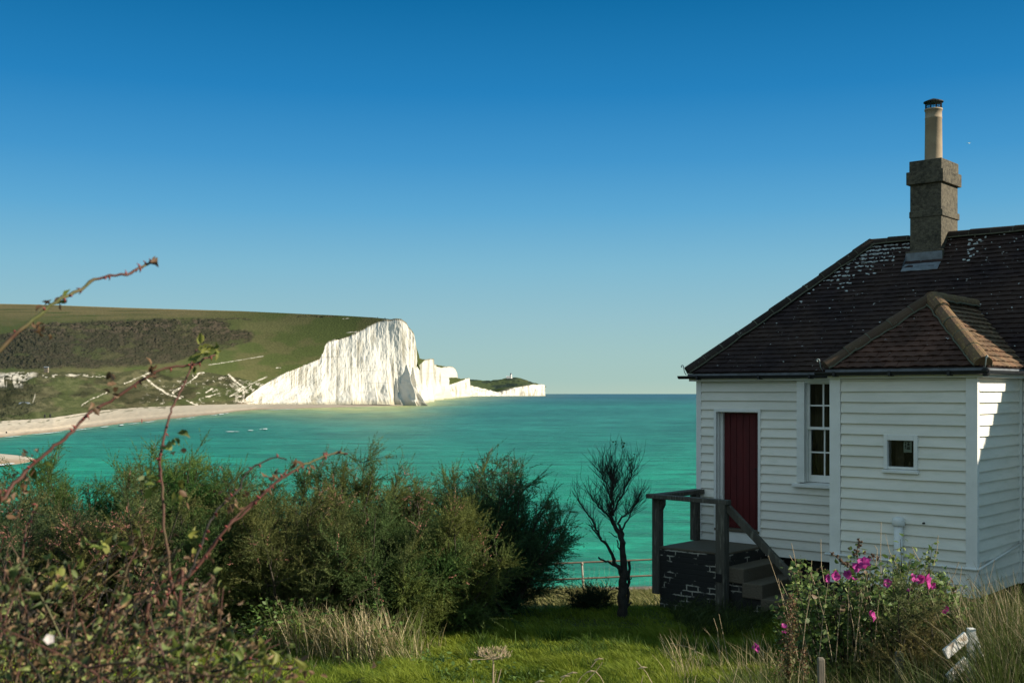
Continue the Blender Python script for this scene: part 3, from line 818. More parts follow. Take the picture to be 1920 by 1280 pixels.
# sash window
def f(m):
    m.box(-3.20, -3.075, YM - .052, YM + .004, -1.33, .199)
    m.box(-2.38, -2.26, YM - .052, YM + .004, -1.33, .199)
    m.box(-3.120, -3.098, YM + .005, YM + .12, -1.33, .199)
    m.box(-3.0975, -3.060, YM + .03, YM + .12, -1.33, .199)
    m.box(-2.40, -2.375, YM + .005, YM + .12, -1.33, .199)
    m.box(-3.074, -2.381, YM - .045, YM + .1, .165, .199)
win = part('window', M_trim, f, .003)
def sash(m, z0, z1, y, bot, top):
    a, b = -3.059, -2.401
    m.box(a, a + .03, y, y + .035, z0, z1); m.box(b - .03, b, y, y + .035, z0, z1)
    m.box(a + .031, b - .031, y + .0005, y + .0345, z0, z0 + bot); m.box(a + .031, b - .031, y + .0005, y + .0345, z1 - top, z1)
    for xx in (-2.81, -2.605):
        m.box(xx - .011, xx + .011, y + .004, y + .03, z0 + bot, z1 - top)
    zm = (z0 + bot + z1 - top) / 2
    m.box(a + .031, b - .031, y + .006, y + .028, zm - .011, zm + .011)
part('sash', M_trim, lambda m: sash(m, -.535, .164, YM + .035, .04, .02), parent=win)
part('sash', M_trim, lambda m: sash(m, -1.325, -.50, YM + .075, .105, .035), parent=win)
part('pane', M_glass, lambda m: m.box(-3.03, -2.43, YM + .050, YM + .054, -.50, .15), parent=win)
part('pane', M_glass, lambda m: m.box(-3.03, -2.43, YM + .090, YM + .094, -1.24, -.53), parent=win)
part('sill', M_trim, lambda m: m.prism([(YM - .10, -1.40), (YM + .10, -1.40), (YM + .10, -1.331), (YM - .10, -1.355)], 0, -3.26, -2.22), .004, parent=win)
def f(m):
    m.box(-3.3, -2.1, YM + 1.0, YM + 1.02, -1.6, .19); m.box(-3.42, -3.40, YM + .13, YM + 1.0, -1.6, .19)
    m.box(-2.12, -2.10, YM + .13, YM + 1.0, -1.6, .19); m.box(-3.4, -2.1, YM + .13, YM + 1.0, -1.62, -1.60)
part('room_recess', M_dark, f)
def f(m):
    xs = np.linspace(-3.05, -2.86, 22)
    for i in range(21):
        m.add([(xs[i], YM + .26 + .025 * math.sin(i * 1.9), -1.5), (xs[i + 1], YM + .26 + .025 * math.sin(i * 1.9 + 1.9), -1.5), (xs[i + 1], YM + .26 + .025 * math.sin(i * 1.9 + 1.9), .15), (xs[i], YM + .26 + .025 * math.sin(i * 1.9), .15)], [(0, 1, 2, 3)])
part('curtain', M_curtain, f)

# small square window in the bay
def f(m):
    a, b, c, d = SWIN
    m.box(a - .02, a + .03, -.05, .08, c, d + .043); m.box(b - .03, b + .02, -.05, .08, c, d + .043)
    m.box(a + .031, b - .031, -.048, .08, d - .028, d + .042); m.box(a + .031, b - .031, -.03, .08, c + .001, c + .03)
    m.prism([(-.07, c - .05), (.02, c - .05), (.02, c - .001), (-.07, c - .012)], 0, a - .035, b + .035)
sw = part('window', M_trim, f, .003)
part('pane', M_glass, lambda m: m.box(SWIN[0] + .029, SWIN[1] - .029, .004, .008, SWIN[2] + .029, SWIN[3] - .027), parent=sw)
def f(m):
    m.box(-1.35, -.5, .55, .57, -1.2, -.3); m.box(-1.35, -1.33, .085, .55, -1.2, -.3); m.box(-.52, -.5, .085, .55, -1.2, -.3); m.box(-1.35, -.5, .085, .55, -1.22, -1.2)
part('room_recess', M_dark, f)
def f(m):
    m.box(-1.10, -.99, .22, .26, -.955, -.60)
    m.tube([(-.86, .1, -.955), (-.86, .1, -.90), (-.86, .1, -.86)], [.025, .018, .006], 8)
    m.tube([(-1.05, .08, -.955), (-1.05, .08, -.93)], [.03, .02], 8)
part('curtain', M_curtain, f)
ppr = part('notice', M_paper, lambda m: m.box(-.905, -.80, .0115, .0125, -.745, -.60))
def f(m):
    y = .0108
    g = [((-.892, -.63), (-.868, -.625)), ((-.880, -.612), (-.880, -.70)), ((-.893, -.672), (-.868, -.658)), ((-.862, -.618), (-.822, -.612)), ((-.842, -.612), (-.842, -.664)), ((-.862, -.640), (-.820, -.638)),
         ((-.842, -.640), (-.860, -.662)), ((-.842, -.640), (-.822, -.662)), ((-.860, -.672), (-.824, -.672)), ((-.860, -.705), (-.824, -.705)), ((-.860, -.672), (-.860, -.705)), ((-.824, -.672), (-.824, -.705)), ((-.842, -.672), (-.842, -.705)), ((-.860, -.689), (-.824, -.689))]
    for (a, b) in g:
        m.obox((a[0], y, a[1]), (b[0], y, b[1]), .0012, .008, up=(0.3, 0, 1) if abs(a[0] - b[0]) < .01 else (0, 0, 1))
part('lettering', M_ink, f, parent=ppr)

# soil vent, conduit and small fixings on the weatherboards
def f(m):
    x, y = -.937, -.075
    m.tube([(x, y, -2.42), (x, y, -1.67)], .055, 16)
    m.tube([(x, y, -1.675), (x, y, -1.668), (x, y, -1.60), (x, y, -1.575), (x, y, -1.562)], [.070, .078, .078, .066, .03], 16)
part('vent_pipe', M_trim, f, smooth=True)
def f(m):
    m.tube([(-1.95, -.058, -2.125), (-.9, -.058, -2.13), (-.12, -.058, -2.136), (.03, -.06, -2.136), (.058, -.03, -2.134), (.058, .12, -2.115), (.058, .8, -2.04), (.058, 1.5, -1.965)], .017, 8)
part('conduit', M_trim, f, smooth=True)
part('fixing', M_iron, lambda m: m.tube([(-.62, -.03, -1.62), (-.62, -.075, -1.62)], .012, 6))

# ---- roof
ZE = .33; SM = .97; SB = .90
YE = YM - .15                                # main eave line
XEL = XL - .15; XER = XR + .15; YEB = YB + .15
RUN = (YEB - YE) / 2
YR = YE + RUN; ZR = ZE + RUN * SM
XHL = XEL + RUN; XHR = XER - RUN
BX0, BX1, BY0 = XB - .07, .15, -.13
BH = (BX1 - BX0) / 2; BXR = BX0 + BH; BZR = ZE + BH * SB; BYA = BY0 + BH


def tiles(mb, o, e, up, nrm, slen, a0f, a1f, rg, gauge=.10, tw=.165, curl=.004):
    o = Vector(o); e = Vector(e).normalized(); up = Vector(up).normalized(); nrm = Vector(nrm).normalized()
    nb = int(slen / gauge) + 1
    for r in range(nb):
        b = r * gauge
        if b > slen - .02: break
        lo, hi = a0f(b + gauge * .5), a1f(b + gauge * .5)
        st = math.floor(lo / tw) * tw + (tw / 2 if r % 2 else 0) - tw
        x = st; rowz = rg.normal(0, .002)
        while x < hi:
            p, q = max(x + .0015, lo), min(x + tw - .0015, hi)
            x += tw
            if q - p < .015: continue
            jb = b + rg.normal(0, .002) + rowz; lift = .025 + rg.normal(0, .002); cv = curl + rg.normal(0, .002); tilt = rg.normal(0, .0025)
            bt = min(b + gauge * 1.28, slen + .01)
            m_ = (p + q) / 2
            lows = [(p, jb - .002, lift + tilt), (m_, jb + .002, lift + cv), (q, jb - .002, lift - tilt)]
            vs = [o + e * a + up * bb + nrm * h for a, bb, h in lows]
            vs += [o + e * p + up * bt + nrm * .003, o + e * m_ + up * bt + nrm * (.003 + cv * .4), o + e * q + up * bt + nrm * .003]
            vs += [o + e * a + up * bb + nrm * (h - .013) for a, bb, h in lows]
            mb.add(vs, [(0, 1, 4, 3), (1, 2, 5, 4), (6, 7, 1, 0), (7, 8, 2, 1), (6, 0, 3), (8, 5, 2)])

rg = np.random.default_rng(11)
cm = 1 / math.hypot(1, SM); cbv = 1 / math.hypot(1, SB)
# roof body (boarding under the tiles)
mb = MB()
mb.add([(XEL, YE, ZE - .004), (XER, YE, ZE - .004), (XER, YEB, ZE - .004), (XEL, YEB, ZE - .004), (XHL, YR, ZR - .004), (XHR, YR, ZR - .004)],
       [(0, 1, 5, 4), (1, 2, 5), (2, 3, 4, 5), (3, 0, 4), (0, 3, 2, 1)])
roof = mb.build('roof', M_tile, house, ORG)
mb = MB()
yv = YE + BH * SB / SM
mb.add([(BX0, BY0, ZE - .004), (BX1, BY0, ZE - .004), (BXR, BYA, BZR - .004), (BXR, yv + .1, BZR - .004), (BX0, YE, ZE - .004), (BX1, YE, ZE - .004)],
       [(0, 1, 2), (1, 5, 3, 2), (0, 2, 3, 4)])
broof = mb.build('bay_roof', M_tile, house, ORG)

mb = MB()
tiles(mb, (XEL, YE, ZE), (1, 0, 0), (0, cm, SM * cm), (0, -SM * cm, cm), RUN / cm, lambda b: b * cm, lambda b: (XER - XEL) - b * cm, rg)
mb.build('roof_slope', M_tile, roof, ORG)
mb = MB()
tiles(mb, (XEL, YEB, ZE), (0, -1, 0), (cm, 0, SM * cm), (-SM * cm, 0, cm), RUN / cm, lambda b: b * cm, lambda b: 2 * RUN - b * cm, rg)
mb.build('roof_slope', M_tile, roof, ORG)
mb = MB()
tiles(mb, (BX0, BY0, ZE), (1, 0, 0), (0, cbv, SB * cbv), (0, -SB * cbv, cbv), BH / cbv, lambda b: b * cbv, lambda b: 2 * BH - b * cbv, rg, curl=.011)
mb.build('roof_slope', M_tile_w, broof, ORG)
mb = MB()
tiles(mb, (BX1, BY0, ZE), (0, 1, 0), (-cbv, 0, SB * cbv), (SB * cbv, 0, cbv), BH / cbv, lambda b: b * cbv, lambda b: YE - BY0 + b * cbv * SB / SM + .05, rg, curl=.006)
mb.build('roof_slope', M_tile_lichen, broof, ORG)
mb = MB()
tiles(mb, (BX0, yv, ZE), (0, -1, 0), (cbv, 0, SB * cbv), (-SB * cbv, 0, cbv), BH / cbv, lambda b: yv - YE - b * cbv * SB / SM - .05, lambda b: yv - BY0 - b * cbv, rg)
mb.build('roof_slope', M_tile, broof, ORG)


def hipline(a, b, r, mat, parent, L=.33, drop=.0, flat=1.0):
    """half-round hip or ridge tiles bedded on mortar, one mesh"""
    a = Vector(a); b = Vector(b); n = max(1, int(round((b - a).length / L))); d = (b - a).normalized()
    sd = d.cross(Vector((0, 0, 1))).normalized(); u = sd.cross(d)
    mb = MB(); mo = MB()
    for i in range(n):
        p = a + (b - a) * (i / n); q = a + (b - a) * ((i + 1) / n) - d * .008
        jr = rg.normal(0, .004)
        vs = []; N = 9
        for pt, rr in ((p, r + jr + .006), (q, r + jr - .002)):
            for k_ in range(N):
                t = math.pi * (k_ / (N - 1)) * 1.06 - .03 * math.pi
                vs.append(pt + sd * (math.cos(t) * rr) + u * (math.sin(t) * rr * flat + drop + jr))
        fs = [(k_, k_ + 1, N + k_ + 1, N + k_) for k_ in range(N - 1)]
        fs += [tuple(range(N)), tuple(range(2 * N - 1, N - 1, -1))]
        mb.add(vs, fs)
        # mortar joint ring
        vs = []
        for pt, rr in ((q - d * .004, r + .0035), (q + d * .014, r + .0035)):
            for k_ in range(N):
                t = math.pi * (k_ / (N - 1))
                vs.append(pt + sd * (math.cos(t) * rr) + u * (math.sin(t) * rr * flat + drop + jr * .5))
        if i < n - 1:
            mo.add(vs, [(k_, k_ + 1, N + k_ + 1, N + k_) for k_ in range(N - 1)])
    for s in (-1, 1):
        e0 = a + sd * (s * (r + .012)) + u * (drop - .015); e1 = b + sd * (s * (r + .008)) + u * (drop - .015)
        pts = [e0 + (e1 - e0) * t + u * rg.normal(0, .006) + sd * rg.normal(0, .005) for t in np.linspace(0, 1, 26)]
        mo.tube(pts, .012, 5)
    h = mb.build('hip_tiles', mat, parent, ORG, smooth=False)
    mo.build('mortar', M_mortar, parent, ORG)
    return h

hipline((XEL + .02, YE + .02, ZE + .02), (XHL, YR, ZR + .02), .105, M_hip, roof, .34, .0, .8)
hipline((XEL + .02, YEB - .02, ZE + .02), (XHL, YR, ZR + .02), .105, M_hip, roof, .34, .0, .8)
hipline((XHL - .05, YR, ZR + .0), (XHR, YR, ZR + .0), .10, M_hip, roof, .33, .0, .8)
hipline((XER - .02, YE + .02, ZE + .02), (XHR, YR, ZR + .02), .105, M_hip, roof, .34, .0, .8)
hipline((BX0 + .02, BY0 + .02, ZE + .02), (BXR, BYA, BZR + .0), .095, M_hip_b, broof, .36)
hipline((BX1 - .02, BY0 + .02, ZE + .02), (BXR, BYA, BZR + .0), .105, M_hip_l, broof, .36)
hipline((BXR, yv + .02, BZR - .01), (BXR, BYA - .05, BZR - .01), .10, M_hip_l, broof, .38)

def iron(m, x, y, dx, dy):
    z = ZE + .02
    pts = [(x, y, z - .05), (x + dx * .03, y + dy * .03, z + .0), (x + dx * .045, y + dy * .045, z + .08)]
    for t in np.linspace(0, 1.5 * math.pi, 9):
        rr = .022 * (1 - t / 12)
        pts.append((x + dx * (.045 + .022 - rr * math.cos(t)), y + dy * (.045 + .022 - rr * math.cos(t)), z + .09 + rr * math.sin(t)))
    m.tube(pts, .007, 6)
part('hip_iron', M_greyiron, lambda m: iron(m, XEL - .0, YE - .0, -.7, -.7), smooth=True)
part('hip_iron', M_greyiron, lambda m: iron(m, BX0 - .01, BY0 - .01, -.7, -.7), smooth=True)
part('hip_iron', M_greyiron, lambda m: iron(m, BX1 + .0, BY0 - .0, .7, -.7), smooth=True)

def lichen():
    rl_ = np.random.default_rng(17); mb = MB()
    def blob(x, b, r, sx=1.6):
        o = Vector((x, YE + b * cm, ZE + b * SM * cm)); e = Vector((1, 0, 0)); u = Vector((0, cm, SM * cm)); nn = Vector((0, -SM * cm, cm))
        k_ = 7; vs = [o + e * (math.cos(2 * math.pi * i / k_) * r * sx * rl_.uniform(.5, 1.2)) + u * (math.sin(2 * math.pi * i / k_) * r * rl_.uniform(.5, 1.2)) + nn * .0285 for i in range(k_)]
        vs += [v - nn * .012 for v in vs]
        mb.add(vs, [tuple(range(k_))] + [(i, (i + 1) % k_, k_ + (i + 1) % k_, k_ + i) for i in range(k_)])
    smax = RUN / cm
    for _ in range(260):
        b = smax - abs(rl_.normal(.0, .50)) - .08; x = XEL + b * cm + .10 + abs(rl_.normal(.30, .28))
        if x > CX0 - .05 and b > smax - .5: continue
        if b < 0: continue
        b = round(b / .10) * .10 + rl_.uniform(.004, .03)
        blob(x, b, rl_.uniform(.006, .020), rl_.uniform(1.0, 2.6))
    for _ in range(90):
        b = rl_.uniform(.05, smax - .05) ; x = rl_.uniform(XEL + b * cm + .1, 1.2)
        b = round(b / .10) * .10 + rl_.uniform(.004, .04)
        blob(x, b, rl_.uniform(.004, .011), 1.3)
    for _ in range(16):
        blob(-1.25 + rl_.normal(0, .05), smax - rl_.uniform(.1, .75), rl_.uniform(.01, .024), 1.3)
    for _ in range(40):
        blob(rl_.uniform(-1.7, .6), smax - rl_.uniform(.05, .5), rl_.uniform(.006, .014), 1.4)
    o = mb.build('lichen', pmat('lichen', (.50, .53, .52), rough=.95), roof, ORG)
    o['kind'] = 'stuff'

# fascia, tilting strip and gutters
def f(m):
    m.box(XEL + .03, BX0 + .02, YE + .03, YM - .01, .20, .262)
    m.box(BX0 + .03, BX1 - .03, BY0 + .035, -.03, .20, .262)
    m.box(.04, BX1 - .031, -.029, YE + .03, .20, .262)
    m.box(BX0 + .031, XB - .03, -.029, YE + .02, .20, .262)
    m.box(BX1 - .02, XER - .03, YE + .031, YM - .01, .201, .261)
    m.box(XEL + .03, XL - .01, YM - .009, YEB - .03, .20, .262)
part('fascia', M_trim, f, .003)
def f(m):
    m.box(XEL + .01, BX0 + .01, YE + .02, YE + .045, .263, ZE - .008)
    m.box(BX0 + .011, BX1 - .011, BY0 + .02, BY0 + .045, .263, ZE - .008)
    m.box(BX1 - .045, BX1 - .02, BY0 + .046, YE, .263, ZE - .008)
    m.box(XEL + .01, XEL + .03, YE + .046, YEB - .03, .263, ZE - .008)
part('tilting_strip', M_lead, f)

def gutter(m, a, b, r=.05):
    a = Vector(a); b = Vector(b); d = (b - a).normalized(); sd = d.cross(Vector((0, 0, 1))).normalized(); N = 9
    vs = []
    for p in (a, b):
        for rr in (r, r - .006):
            for k_ in range(N):
                t = math.pi + math.pi * k_ / (N - 1)
                vs.append(p + sd * (math.cos(t) * rr) + Vector((0, 0, 1)) * (math.sin(t) * rr))
    fs = []
    for k_ in range(N - 1):
        fs += [(k_, k_ + 1, 2 * N + k_ + 1, 2 * N + k_), (N + k_ + 1, N + k_, 3 * N + k_, 3 * N + k_ + 1)]
    fs += [(0, N, 3 * N, 2 * N), (N - 1, 3 * N - 1, 4 * N - 1, 2 * N - 1)]
    fs += [tuple(range(N)), tuple(range(3 * N - 1, 2 * N - 1, -1))]
    m.add(vs, fs)
def f(m):
    gutter(m, (XEL - .12, YE - .03, .287), (BX0 - .03, YE - .03, .280))
g1 = part('gutter', M_gutter, f)
def f(m):
    gutter(m, (BX0 - .10, BY0 - .03, .283), (BX1 + .06, BY0 - .03, .283)); m.tube([(BX1 + .02, BY0 - .03, .262), (BX1 + .02, BY0 + .02, .262)], .052, 10)
g2 = part('gutter', M_gutter, f)
g3 = part('gutter', M_gutter, lambda m: gutter(m, (BX1 + .03, BY0 - .06, .283), (BX1 + .03, YE - .03, .29)))
g4 = part('gutter', M_gutter, lambda m: gutter(m, (BX1 + .1, YE - .03, .288), (XER + .1, YE - .03, .288)))
for gg, xs, y in ((g1, (-4.85, -3.75, -2.9, -2.15), YE), (g2, (-1.75, -1.0, -.25), BY0)):
    for x in xs:
        part('gutter_bracket', M_gutter, lambda m: (m.box(x - .016, x + .016, y - .085, y + .03, .222, .236), m.box(x - .016, x + .016, y - .092, y - .079, .222, .29)), parent=gg)
def f(m):
    for k_ in range(3):
        m.tube([(BX1 - .02 + .035 * k_, BY0 - .05, .262 - .004 * k_), (BX1 - .02 + .035 * k_, BY0 + .01, .255)], .014, 6)
part('pipe_union', M_iron, f)

# ---- chimney on the ridge
CX0, CX1, CY0, CY1 = -2.17, -1.68, YR - .34, YR + .34
lichen()
def f(m):
    m.box(CX0, CX1, CY0, CY1, ZR - .5, 3.30)
    m.box(CX0 - .010, CX1 + .022, CY0 - .012, CY1 + .022, ZR + .30, ZR + .40)
chim = part('chimney', M_chim, f, .008)
def f(m):
    m.box(CX0 - .045, CX1 + .045, CY0 - .045, CY1 + .045, 3.25, 3.45)
    m.box(CX0 - .010, CX1 + .010, CY0 - .010, CY1 + .010, 3.45, 3.62)
part('cap', M_chim, f, .01, parent=chim)
def f(m):
    m.prism([(CY1 - .15, ZR + .12), (CY0 + .02, ZR - .02 - .3), (CY0 + .02, ZR - .12 - .3), (CY1 - .15, ZR)], 0, CX1 - .002, CX1 + .05)
    m.prism([(CY1 - .15, ZR + .12), (CY0 + .02, ZR - .02 - .3), (CY0 + .02, ZR - .12 - .3), (CY1 - .15, ZR)], 0, CX0 - .05, CX0 + .002)
    m.box(CX0 - .05, CX1 + .05, CY0 - .06, CY0 - .001, ZR - .42, ZR - .22)
part('fillet', M_chim, f, .01, parent=chim)
zf = ZE + (CY0 - .05 - YE) * SM
part('flashing', M_lead, lambda m: m.prism([(CY0 - .065, zf + .13), (CY0 - .05, zf + .13), (CY0 - .05, zf + .015), (CY0 - .26, zf + .045 - .21 * SM), (CY0 - .26, zf + .03 - .21 * SM), (CY0 - .065, zf - .02)], 0, CX0 - .04, CX1 + .04), .004, parent=chim)
cxm, cym = (CX0 + CX1) / 2 + .0, YR - .02
pot = part('chimney_pot', M_pot, lambda m: m.tube([(cxm, cym, 3.56), (cxm, cym, 3.62), (cxm, cym, 4.30), (cxm, cym, 4.305), (cxm, cym, 4.325), (cxm, cym, 4.33), (cxm, cym, 4.43), (cxm, cym, 4.435), (cxm, cym, 4.46)], [.14, .134, .126, .130, .130, .126, .126, .136, .136], 24), smooth=True, parent=chim)
def f(m):
    for k_ in range(20):
        t = 2 * math.pi * k_ / 20
        m.tube([(cxm + .122 * math.cos(t), cym + .122 * math.sin(t), 4.45), (cxm + .122 * math.cos(t), cym + .122 * math.sin(t), 4.57)], .0035 if k_ % 5 else .010, 4)
    for zz in (4.48, 4.51, 4.54):
        m.tube([(cxm + .122 * math.cos(t), cym + .122 * math.sin(t), zz) for t in np.linspace(0, 2 * math.pi, 21)], .003, 4)
    m.tube([(cxm, cym, 4.562), (cxm, cym, 4.575), (cxm, cym, 4.60), (cxm, cym, 4.625)], [.150, .150, .09, .02], 20)
part('cowl', M_iron, f, parent=chim)

# the wide second stack farther along the ridge
def f(m):
    m.box(2.2, 2.9, YR - .46, YR + .86, ZR - .6, 3.3); m.box(2.14, 2.96, YR - .50, YR + .92, 3.3, 3.5); m.box(2.19, 2.91, YR - .47, YR + .87, 3.5, 3.66)
chim2 = part('chimney', M_chim, f, .008)
for dy in (-.4, .4):
    part('chimney_pot', M_pot, lambda m: m.tube([(2.55, YR + dy + .2, 3.6), (2.55, YR + dy + .2, 3.95), (2.55, YR + dy + .2, 3.96), (2.55, YR + dy + .2, 4.0)], [.13, .12, .14, .14], 18), smooth=True, parent=chim2)

# ================================================================== LANDING AND STEPS
st = thing('porch_steps', 'black painted brick landing with concrete steps and grey timber handrail at the red door', 'steps')
LX0, LX1, LY0, LY1, LZ = -4.87, -3.73, .35, YM - .045, -2.33
st.location = Vector((P0[0], P0[1], ZG)) + Vector((LX0 * math.cos(HROT) - LY0 * math.sin(HROT), LX0 * math.sin(HROT) + LY0 * math.cos(HROT), 0))
st.rotation_euler = (0, 0, HROT)
SO = (LX0, LY0, ZG)
def spart(name, mat, fn, bevel=0, smooth=False):
    mb = MB(); fn(mb); return mb.build(name, mat, st, SO, smooth, bevel)
NS, RUNS, RISE = 4, .30, .195
def f(m):
    m.box(LX0, LX1, LY0, LY1, -3.7, LZ - .036)
    for i in range(NS - 1):
        m.box(LX1 + .001 + i * RUNS, LX1 + (i + 1) * RUNS, LY0 + .02, LY1, -3.7, LZ - .22 - (i + 1) * RISE)
spart('brick_base', M_brick, f)
spart('landing_slab', M_conc, lambda m: m.box(LX0 - .005, LX1 + .012, LY0 - .008, LY1, LZ - .035, LZ), .010)
for i in range(NS - 1):
    z = LZ - (i + 1) * RISE
    spart('step', M_conc, lambda m: m.prism([(LX1 + .001 + i * RUNS, z - .219), (LX1 + (i + 1) * RUNS + .03, z - .219), (LX1 + (i + 1) * RUNS + .03, z), (LX1 + .001 + i * RUNS, z)], 1, LY0 - .03, LY1 - .002), .015)
ZT = -1.53
spart('post', M_wood, lambda m: m.box(LX0 - .13, LX0 - .001, LY0 - .03, LY0 + .10, -3.06, ZT - .07), .008)
spart('post', M_wood, lambda m: m.box(LX0 - .06, LX0 + .06, LY1 - .26, LY1 - .14, LZ + .001, ZT - .07), .008)
spart('post', M_wood, lambda m: m.box(LX1 - .06, LX1 + .09, LY0 - .165, LY0 - .021, -3.5, ZT - .07), .008)
spart('bracket', M_wood, lambda m: m.prism([(LX0 + .0, ZT - .071), (LX0 + .05, ZT - .071), (LX0 + .05, ZT - .17), (LX0, ZT - .26)], 1, LY0 - .02, LY0 + .09), .006)
spart('bolt_plate', M_iron, lambda m: m.box(LX1 - .05, LX1 + .05, LY0 - .18, LY0 - .165, LZ - .40, LZ - .28), .004)
spart('rail', M_wood, lambda m: m.box(LX0 - .14, LX0 + .05, LY0 - .02, LY1 - .0, ZT - .07, ZT - .002), .008)
spart('rail', M_wood, lambda m: m.obox((LX0 - .17, LY0 - .07, ZT - .033), (LX1 + .13, LY0 - .10, ZT - .043), .13, .066), .008)
spart('handrail', M_wood, lambda m: m.obox((LX1 + .05, LY0 - .06, ZT - .09), (LX1 + 1.20, LY0 - .05, ZT - 1.10), .075, .105), .008)

# ================================================================== SEA WALL AND RAILING
def gp(px, py, lo=5, hi=60):
    """point where the ray through a photo pixel meets the near ground"""
    for _ in range(50):
        m_ = (lo + hi) / 2
        x, y, z = P(px, py, m_)
        if z > gz(x, y): lo = m_
        else: hi = m_
    return P(px, py, lo)

RD = 37.6
def railp(px, py): return P(px, py, RD + (px - 1090) * .002)
wl = thing('sea_wall', 'low brown concrete kerb wall at the cliff edge under the railing', 'wall', (P(1150, 1110, RD + .1)[0], RD + .2, -6.75))
mb = MB(); w0 = Vector(P(840, 1117, RD)); w1_ = Vector(P(1420, 1100, RD + .6))
mb.obox(w0 + Vector((0, .25, -.25)), w1_ + Vector((0, .25, -.25)), .5, .62)
mb.build('wall_body', M_chalkwall, wl, wl.location, bevel=.03)
mb = MB(); mb.obox(w0 + Vector((0, -.12, -.1)), w1_ + Vector((0, -.12, -.1)), .24, .12); mb.build('kerb', M_chalkwall, wl, wl.location, bevel=.02)
rl = thing('railing', 'thin rusty pale metal railing along the cliff edge behind the bare tree', 'railing', railp(1092, 1113))
for (ya, yb_) in ((1061, 1047.5), (1091, 1077.5)):
    mb = MB(); mb.tube([railp(860, ya), railp(1040, ya - 5), railp(1240, yb_), railp(1420, yb_ - 9)], .030, 8); mb.build('rail', M_rail, rl, rl.location, smooth=True)
for pxx in (892, 1091, 1290):
    s = (pxx - 1091) * -.055
    mb = MB(); mb.tube([railp(pxx + 4, 1116 + s), railp(pxx + 2, 1090 + s), railp(pxx, 1055 + s)], .032, 8)
    mb.tube([railp(pxx + .3, 1058.5 + s), railp(pxx, 1053.5 + s)], .05, 8); mb.tube([railp(pxx + 2.2, 1090 + s), railp(pxx + 1.8, 1085 + s)], .048, 8)
    mb.build('post', M_pipe, rl, rl.location, smooth=True)
mb = MB()
for pxx in np.arange(1000, 1240, 9.5):
    s = (pxx - 1091) * -.055
    mb.tube([railp(pxx, 1114 + s), railp(pxx, 1062 + s)], .0016, 3)
for yy in np.arange(1096, 1114, 6):
    mb.tube([railp(1000, yy + 5), railp(1240, yy - 8)], .0014, 3)
mb.build('wire_netting', M_pipe, rl, rl.location)

# ================================================================== VEGETATION
def perp(d):
    r = np.where(np.abs(d[:, 2:3]) < .9, np.array([[0, 0, 1.0]]), np.array([[1.0, 0, 0]]))
    a = unit(np.cross(d, r)); return a, np.cross(d, a)


def needles(rg, base, dirs, ln, n, leaf, wid, cols, spread=.75):
    """feathery sprays: n narrow leaflets along every twig -> V, T, C"""
    N = len(base)
    t = rg.random((N, n)); az = rg.random((N, n)) * 2 * np.pi
    a, b = perp(dirs)
    pos = base[:, None] + dirs[:, None] * (ln[:, None] * t)[..., None]
    out = a[:, None] * np.cos(az)[..., None] + b[:, None] * np.sin(az)[..., None]
    ld = unit(dirs[:, None] * .8 + out * spread + rg.normal(0, .15, (N, n, 3)))
    L = leaf * (1.35 - 1.0 * t) * rg.uniform(.6, 1.25, (N, n))
    sd = unit(np.cross(ld, rg.normal(0, 1, (N, n, 3))))
    w = wid * rg.uniform(.7, 1.3, (N, n))
    p0 = pos - sd * w[..., None] / 2; p1 = pos + sd * w[..., None] / 2; p2 = pos + ld * L[..., None]
    V = np.stack([p0, p1, p2], 2).reshape(-1, 3)
    T = np.arange(len(V)).reshape(-1, 3)
    C = np.repeat(np.clip(cols[:, None] * rg.uniform(.75, 1.25, (N, n, 1)), 0, 1).reshape(-1, 3), 3, 0)
    return V, T, C


def leaves(rg, pos, dirs, nrm, L, W, cols, curl=.2):
    """ovate folded leaves -> V, T, C"""
    dirs = unit(dirs); sd = unit(np.cross(dirs, nrm)); up = np.cross(sd, dirs)
    L = L[:, None]; W = W[:, None]; cu = (curl * rg.uniform(-.6, 1.6, (len(pos), 1)))
    p = [pos, pos + dirs * L * .30 - sd * W * .42 + up * L * cu * .6, pos + dirs * L * .65 - sd * W * .40 + up * L * cu * .7,
         pos + dirs * L - up * L * cu * .6, pos + dirs * L * .65 + sd * W * .40 + up * L * cu * .7, pos + dirs * L * .30 + sd * W * .42 + up * L * cu * .6,
         pos + dirs * L * .5]
    V = np.stack(p, 1).reshape(-1, 3)
    t = np.array([[0, 6, 1], [1, 6, 2], [2, 6, 3], [3, 6, 4], [4, 6, 5], [5, 6, 0]])
    T = (np.arange(len(pos))[:, None, None] * 7 + t[None]).reshape(-1, 3)
    return V, T, np.repeat(cols, 7, 0)


